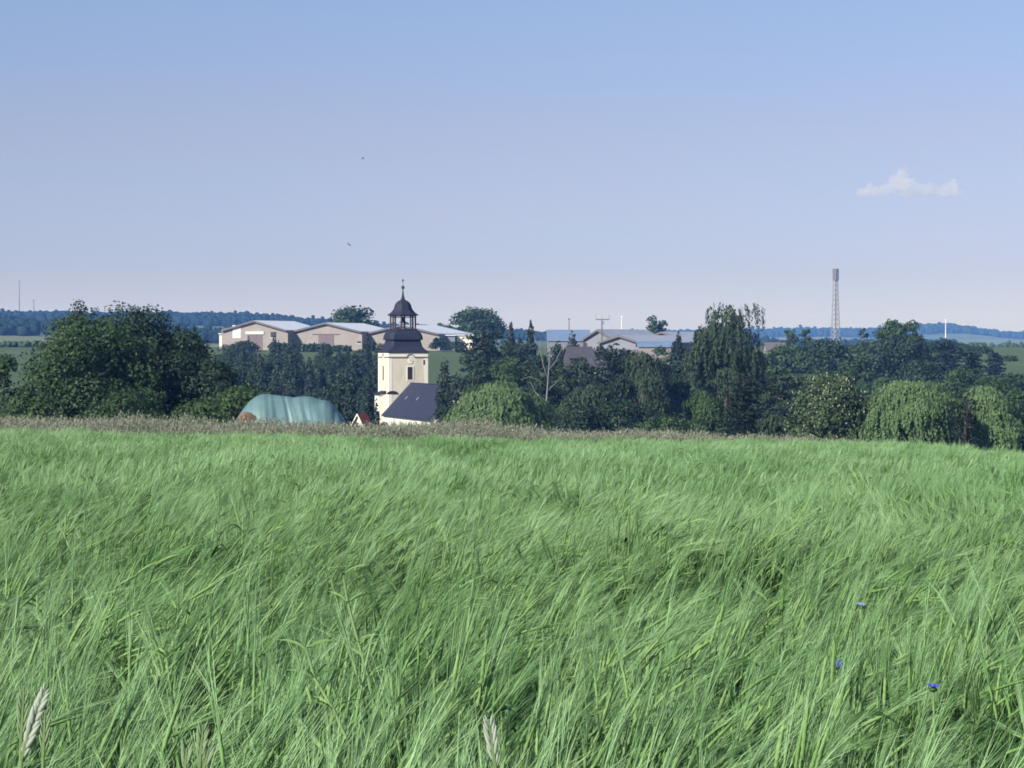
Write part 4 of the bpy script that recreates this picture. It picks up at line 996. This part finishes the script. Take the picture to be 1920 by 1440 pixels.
def grass_tuft(rng, n, foot, h0):
    VV, QQ = [], {0: [], 1: []}; off = 0
    def put(V, Q, m):
        nonlocal off
        VV.append(V); QQ[m].append(Q + off); off += len(V)
    for i in range(n):
        b = np.array([rng.uniform(-foot, foot) / 2, rng.uniform(-foot, foot) / 2, -0.02]); az = rng.uniform(-0.9, 1.2); dr = np.array([math.cos(az), math.sin(az), 0])
        h = h0 * rng.uniform(0.7, 1.12); l = rng.uniform(0.02, 0.22) * h; t = np.array([0, 0.4, 0.75, 1.0])
        Pn = b + np.outer(t ** 2 * l, dr) + np.outer(t * h, [0, 0, 1.0])
        sd = unit(np.cross(dr, [0, 0, 1.0]) + 0.5 * rng.normal(size=3))
        v, q = ribbons(Pn[None], np.array([[0.003, 0.003, 0.002, 0.002]]), sd[None]); put(v, q, 0)
        k = 14; f = rng.uniform(0.70, 1.0, k); c = np.stack([np.interp(f, t, Pn[:, a]) for a in range(3)], 1) + rng.normal(size=(k, 3)) * np.array([0.022, 0.022, 0.012])
        v, q = kites(c, rng.normal(size=(k, 3)), 0.021, rng, long=2.2, up=np.array([0, 0, 1.0])); put(v, q, 1)
        for j in range(2):
            a2 = rng.uniform(0, 6.28); d2 = np.array([math.cos(a2), math.sin(a2), 0]); Lb = h * rng.uniform(0.4, 0.7); u = np.linspace(0, 1, 4)[:, None]
            Pb = b + d2 * u ** 1.5 * Lb * 0.6 + np.array([0, 0, 1.0]) * Lb * (1.5 * u - 0.6 * u ** 2)
            v, q = ribbons(Pb[None], np.array([[0.004, 0.005, 0.004, 0.0005]]), unit(np.cross(d2, [0, 0, 1.0]))[None]); put(v, q, 0)
    return np_mesh('grass_tuft', np.concatenate(VV), [(np.concatenate(QQ[m]), m) for m in (0, 1)], [M['grass_blade'], M['panicle']])

def verge():
    rng = rng_(77); protos = [grass_tuft(rng_(400 + k), 60, 0.55, 1.0) for k in range(6)]
    P, R, S, I = [], [], [], []
    for y in np.arange(57.0, 71.5, 0.42):
        hw = 0.225 * y + 3; xs = np.arange(-hw, hw, 0.42); xs = xs + rng.uniform(-0.3, 0.3, len(xs)); yy = y + rng.uniform(-0.3, 0.3, len(xs))
        hs = (1.12 + 0.10 * wob(xs, yy, 9) + rng.normal(0, 0.08, len(xs))) * np.interp(xs, [-14, -8, -4.5, -3.2, -1, 0, 6, 12], [0.96, 0.92, 0.92, 1.02, 0.98, 0.93, 0.80, 0.64])
        hs = hs * np.where(yy < 58.5, 0.72, 1.0)
        P.append(np.stack([xs, yy, terr(xs, yy)], 1)); R.append(np.stack([rng.normal(0, 0.06, len(xs)), rng.normal(0.04, 0.06, len(xs)), rng.uniform(-0.6, 0.6, len(xs))], 1))
        S.append(np.stack([np.ones(len(xs)), np.ones(len(xs)), hs], 1)); I.append(rng.integers(0, 6, len(xs)))
    gn_scatter('verge_grass', np.concatenate(P), np.concatenate(R), np.concatenate(S), np.concatenate(I), protos, 'strip of tall brownish flowering grass along the far field edge', 'grass')
verge()

# ------------------------------------------------------------------ single plants in the crop
def at_crop(px, py, d): return np.array([X(px, d), d, Z(py, d)])
def wheat_ear(label, p0, p1, d, wide=0.006, glume='wheat_green'):
    """ear from picture point p0 (base) to p1 (tip)"""
    a = at_crop(*p0, d); b = at_crop(*p1, d); ax = b - a; L = np.linalg.norm(ax); ax /= L
    root = empty('wheat_plant', (a[0], a[1], T(a[0], a[1]))); tag(root, label, 'wheat ear', 'wheat ears among the barley')
    o = np.array(root.location); base = np.array([a[0] - 0.03, a[1], o[2] - 0.02])
    MB().tube([base - o, (base + (a - base) * 0.6 + np.array([0.0, 0, 0])) - o, a - o], [0.0022, 0.0019, 0.0016], 6).build('stem', M['wheat_stem'], root, True)
    MB().tube([a - o, b - o], [0.0022, 0.001], 5).build('rachis', M['wheat_stem'], root)
    side = unit(np.cross(ax, [0, 1.0, 0])); n = max(10, int(L / 0.0044)); up = np.cross(side, ax)
    prof = [(0.0, 0.25), (0.25, 0.9), (0.5, 1.0), (0.75, 0.72), (1.0, 0.12)]
    sp = None
    for i in range(n):
        t = (i + 0.2) / n; sg = 1 if i % 2 else -1; sc = 0.9 * (0.62 + 0.5 * math.sin(math.pi * min(1, t + 0.12))) * (1 if t < 0.85 else 0.75)
        c0 = a + ax * L * t - o + side * sg * 0.0008; dr = unit(ax + side * sg * 0.26 + up * 0.1 * math.sin(i * 2.4)); l = 0.021 * sc
        u = unit(np.cross(dr, up)); w = np.cross(u, dr); rings = []
        for q, r in prof:
            cc = c0 + dr * l * q; rr = wide * 0.52 * r * sc
            rings.append([cc + u * rr * math.cos(k) + w * rr * 0.9 * math.sin(k) for k in np.linspace(0, 2 * math.pi, 7, endpoint=False)])
        MB().rings(rings).build('spikelet', M[glume], root, True)
wheat_ear('biggest pale wheat ear, leaning right at the bottom left corner', (40, 1424), (86, 1290), 2.28, 0.0062, 'wheat')
wheat_ear('slim upright wheat ear left of the biggest pale ear', (39, 1400), (45, 1290), 2.28, 0.0030)
wheat_ear('slim wheat ear right behind the biggest pale ear', (81, 1418), (85, 1326), 2.28, 0.0030)
wheat_ear('slim pale wheat ear at the bottom, tallest of a close trio', (374, 1438), (381, 1360), 2.28, 0.0033)
wheat_ear('short wheat ear at the bottom, left of the close trio', (347, 1450), (350, 1402), 2.28, 0.0028)
wheat_ear('short wheat ear at the bottom, right of the close trio', (380, 1452), (391, 1405), 2.28, 0.003)
wheat_ear('single whitish wheat ear at the bottom below the church', (929, 1440), (916, 1348), 2.28, 0.0038, 'wheat')

def cornflower(label, px, py, d, r, petal, tilt):
    c = at_crop(px, py, d); root = empty('cornflower', (c[0], c[1], T(c[0], c[1]))); tag(root, label, 'flower', 'cornflowers in the barley')
    o = np.array(root.location); c = c - o
    MB().tube([(0.02, 0, -0.02), (0.01, 0.01, c[2] * 0.6), c - np.array([0, 0, r * 0.9])], [0.0022, 0.0018, 0.0015], 6).build('stem', M['wheat_stem'], root, True)
    MB().rings([[c + np.array([q * math.cos(t), q * math.sin(t), z]) for t in np.linspace(0, 2 * math.pi, 10, endpoint=False)] for q, z in ((0.002, -r * 1.0), (0.0055, -r * 0.8), (0.006, -r * 0.5), (0.003, -r * 0.25))]).build('bud_cup', M['blade'], root, True)
    Rm = np.array(Euler((tilt, 0.1, 0)).to_matrix())
    for i in range(9):
        t = i * 2 * math.pi / 9; dr = np.array([math.cos(t), math.sin(t), 0.35]); sd_ = np.array([-math.sin(t), math.cos(t), 0])
        pts = []; z0 = np.array([0, 0, -r * 0.25])
        P = [z0, z0 + dr * r * 0.55 - sd_ * r * 0.16, z0 + dr * r - sd_ * r * 0.30, z0 + dr * r * 0.86 - sd_ * r * 0.1, z0 + dr * r * 1.08, z0 + dr * r * 0.86 + sd_ * r * 0.1, z0 + dr * r + sd_ * r * 0.30, z0 + dr * r * 0.55 + sd_ * r * 0.16]
        P = [c + Rm @ p for p in P]
        Q = [p + np.array([0, 0, 0.0006]) for p in P]
        n = len(P)
        MB().add(P + Q, [tuple(range(n))[::-1], tuple(range(n, 2 * n))] + [(k, (k + 1) % n, n + (k + 1) % n, n + k) for k in range(n)]).build('petal', M[petal], root)
    MB().rings([[c + Rm @ np.array([q * math.cos(t), q * math.sin(t), z]) for t in np.linspace(0, 2 * math.pi, 8, endpoint=False)] for q, z in ((r * 0.3, -r * 0.2), (r * 0.34, r * 0.1), (r * 0.1, r * 0.3))]).build('flower_centre', M[petal], root, True)
cornflower('round blue cornflower, the left of the two bright ones', 1569, 1245, 3.75, 0.0085, 'petal', 0.9)
cornflower('flat blue cornflower seen from the side, near the right edge', 1750, 1286, 3.45, 0.0088, 'petal', 0.1)
cornflower('faint pale blue cornflower above the two bright ones', 1614, 1133, 4.7, 0.009, 'petal_pale', 0.2)

def weed(label, pts, d, whorls, leafl):
    P = [at_crop(p, q, d + k * 0.03) for k, (p, q) in enumerate(pts)]
    root = empty('weed', (P[0][0], P[0][1], T(P[0][0], P[0][1]))); tag(root, label, 'weed')
    o = np.array(root.location); P = [p - o for p in P]
    MB().tube([np.array([0, 0, -0.02])] + P, [0.003] * 2 + [0.0026] * (len(P) - 2) + [0.0014], 6).build('stem', M['wheat_stem'], root, True)
    rng = rng_(len(label))
    for i in whorls:
        for k in range(6):
            t = k * math.pi / 3 + rng.uniform(-0.3, 0.3); dr = unit(np.array([math.cos(t), math.sin(t) * 0.8, 0.75]))
            sd_ = unit(np.cross(dr, rng.normal(size=3))); u = np.linspace(0, 1, 4)[:, None]
            c = P[i] + dr * u * leafl + np.array([0, 0, -0.35]) * leafl * u ** 2
            V, Q = ribbons(c[None], np.array([[0.0008, 0.0018, 0.0016, 0.0003]]), sd_[None])
            MB().add(V, Q).build('leaf', M['ear'], root)
weed('tall pale-stemmed weed with whorled leaves in the near barley', [(705, 1345), (690, 1270), (672, 1205), (652, 1130), (643, 1075)], 3.75, (1, 2, 3, 4), 0.055)
weed('leaning weed with whorled leaves left of the tall pale-stemmed one', [(655, 1395), (625, 1330), (590, 1272), (574, 1216)], 3.25, (1, 2, 3), 0.05)
weed('thin weed stem with a bud rising in the left barley', [(335, 1400), (326, 1330), (312, 1232)], 3.4, (1, 2), 0.035)

# ------------------------------------------------------------------ birds, cloud, haze
def bird(label, px, py, d, roll, yaw):
    c = at_crop(px, py, d)
    V, Fs = [], []
    spine = [(0.22, 0.0, 0.006), (0.16, 0.01, 0.03), (0.06, 0.01, 0.05), (-0.06, 0.0, 0.04), (-0.16, 0.0, 0.02), (-0.26, 0.0, 0.008)]
    rings = [[(x, q * math.cos(t), z + q * math.sin(t)) for t in np.linspace(0, 2 * math.pi, 8, endpoint=False)] for x, z, q in spine]
    mb = MB().rings(rings)
    for sg in (-1, 1):
        up = [(0.10, sg * 0.03, 0.03), (0.13, sg * 0.22, 0.10), (0.02, sg * 0.52, 0.07), (-0.02, sg * 0.24, 0.09), (-0.07, sg * 0.03, 0.025)]
        lo = [(x, y, z - 0.012) for x, y, z in up]; n = 5
        mb.add(up + lo, [tuple(range(n)), tuple(range(n, 2 * n))[::-1]] + [(k, n + k, n + (k + 1) % n, (k + 1) % n) for k in range(n)])
    o = mb.build('bird', M['bird'], None, True); o.location = c; o.rotation_euler = (roll, 0.1, yaw)
    tag(o, label, 'bird')
bird('small dark bird in flight above the church, the lower one', 655, 459, 330, 0.5, 2.6)
bird('tiny bird high in the sky above the church', 680, 297, 420, -0.4, 0.4)

def cloud():
    d = 9500.0; s = d / F; rng = rng_(3)
    blobs = [(1618, 362, 9), (1632, 358, 11), (1648, 360, 11), (1664, 357, 13), (1680, 348, 15), (1692, 334, 14), (1688, 322, 7), (1704, 350, 13), (1718, 360, 10), (1734, 362, 10), (1750, 361, 10), (1766, 360, 11), (1782, 356, 13), (1789, 346, 10), (1800, 364, 8), (1655, 364, 11), (1700, 364, 13), (1626, 364, 10), (1740, 364, 12), (1770, 364, 12), (1640, 364, 11), (1790, 364, 11), (1676, 336, 9), (1722, 358, 13), (1737, 360, 13), (1612, 365, 8)]
    mb = MB()
    for px, py, r in blobs:
        for j in range(4):
            q = r * (1.15 if j == 0 else rng.uniform(0.4, 0.75)) * s
            c = np.array([X(px, d), d + rng.uniform(-25, 25), Z(py, d)]) + (rng.normal(size=3) * r * s * 0.6 if j else 0)
            c[2] = max(c[2], Z(366, d) + 0.25 * q)
            R_ = [[c + q * np.array([math.sin(u) * math.cos(t) + 1e-3 * math.cos(t), math.sin(u) * math.sin(t) + 1e-3 * math.sin(t), -math.cos(u) * (0.55 if math.cos(u) > 0 else 1)]) for t in np.linspace(0, 2 * math.pi, 14, endpoint=False)] for u in np.linspace(0.03, math.pi - 0.03, 9)]
            mb.rings(R_)
    m, n, l = mat_new('cloud'); o_ = n.new('ShaderNodeOutputMaterial'); v = n.new('ShaderNodeVolumePrincipled')
    v.inputs['Color'].default_value = (1, 0.975, 0.94, 1); v.inputs['Density'].default_value = 0.007; v.inputs['Anisotropy'].default_value = 0.0
    l.new(v.outputs[0], o_.inputs['Volume'])
    o = mb.build('cloud', m); rm = o.modifiers.new('merge', 'REMESH'); rm.mode = 'VOXEL'; rm.voxel_size = 3.0
    tag(o, 'small creamy cloud low in the right-hand sky', 'cloud')
cloud()

def haze():
    m, n, l = mat_new('haze'); o_ = n.new('ShaderNodeOutputMaterial'); v = n.new('ShaderNodeVolumePrincipled')
    v.inputs['Color'].default_value = (0.17, 0.38, 1.0, 1); v.inputs['Absorption Color'].default_value = (1, 1, 1, 1); v.inputs['Density'].default_value = 1.3e-4; v.inputs['Anisotropy'].default_value = 0.0
    l.new(v.outputs[0], o_.inputs['Volume'])
    o = MB().box(-5400, 5400, -420, 9300, -18.5 + CZ - 2, 112).build('haze', m)
    tag(o, 'thin blue haze over the whole countryside', 'haze', kind='stuff')
haze()
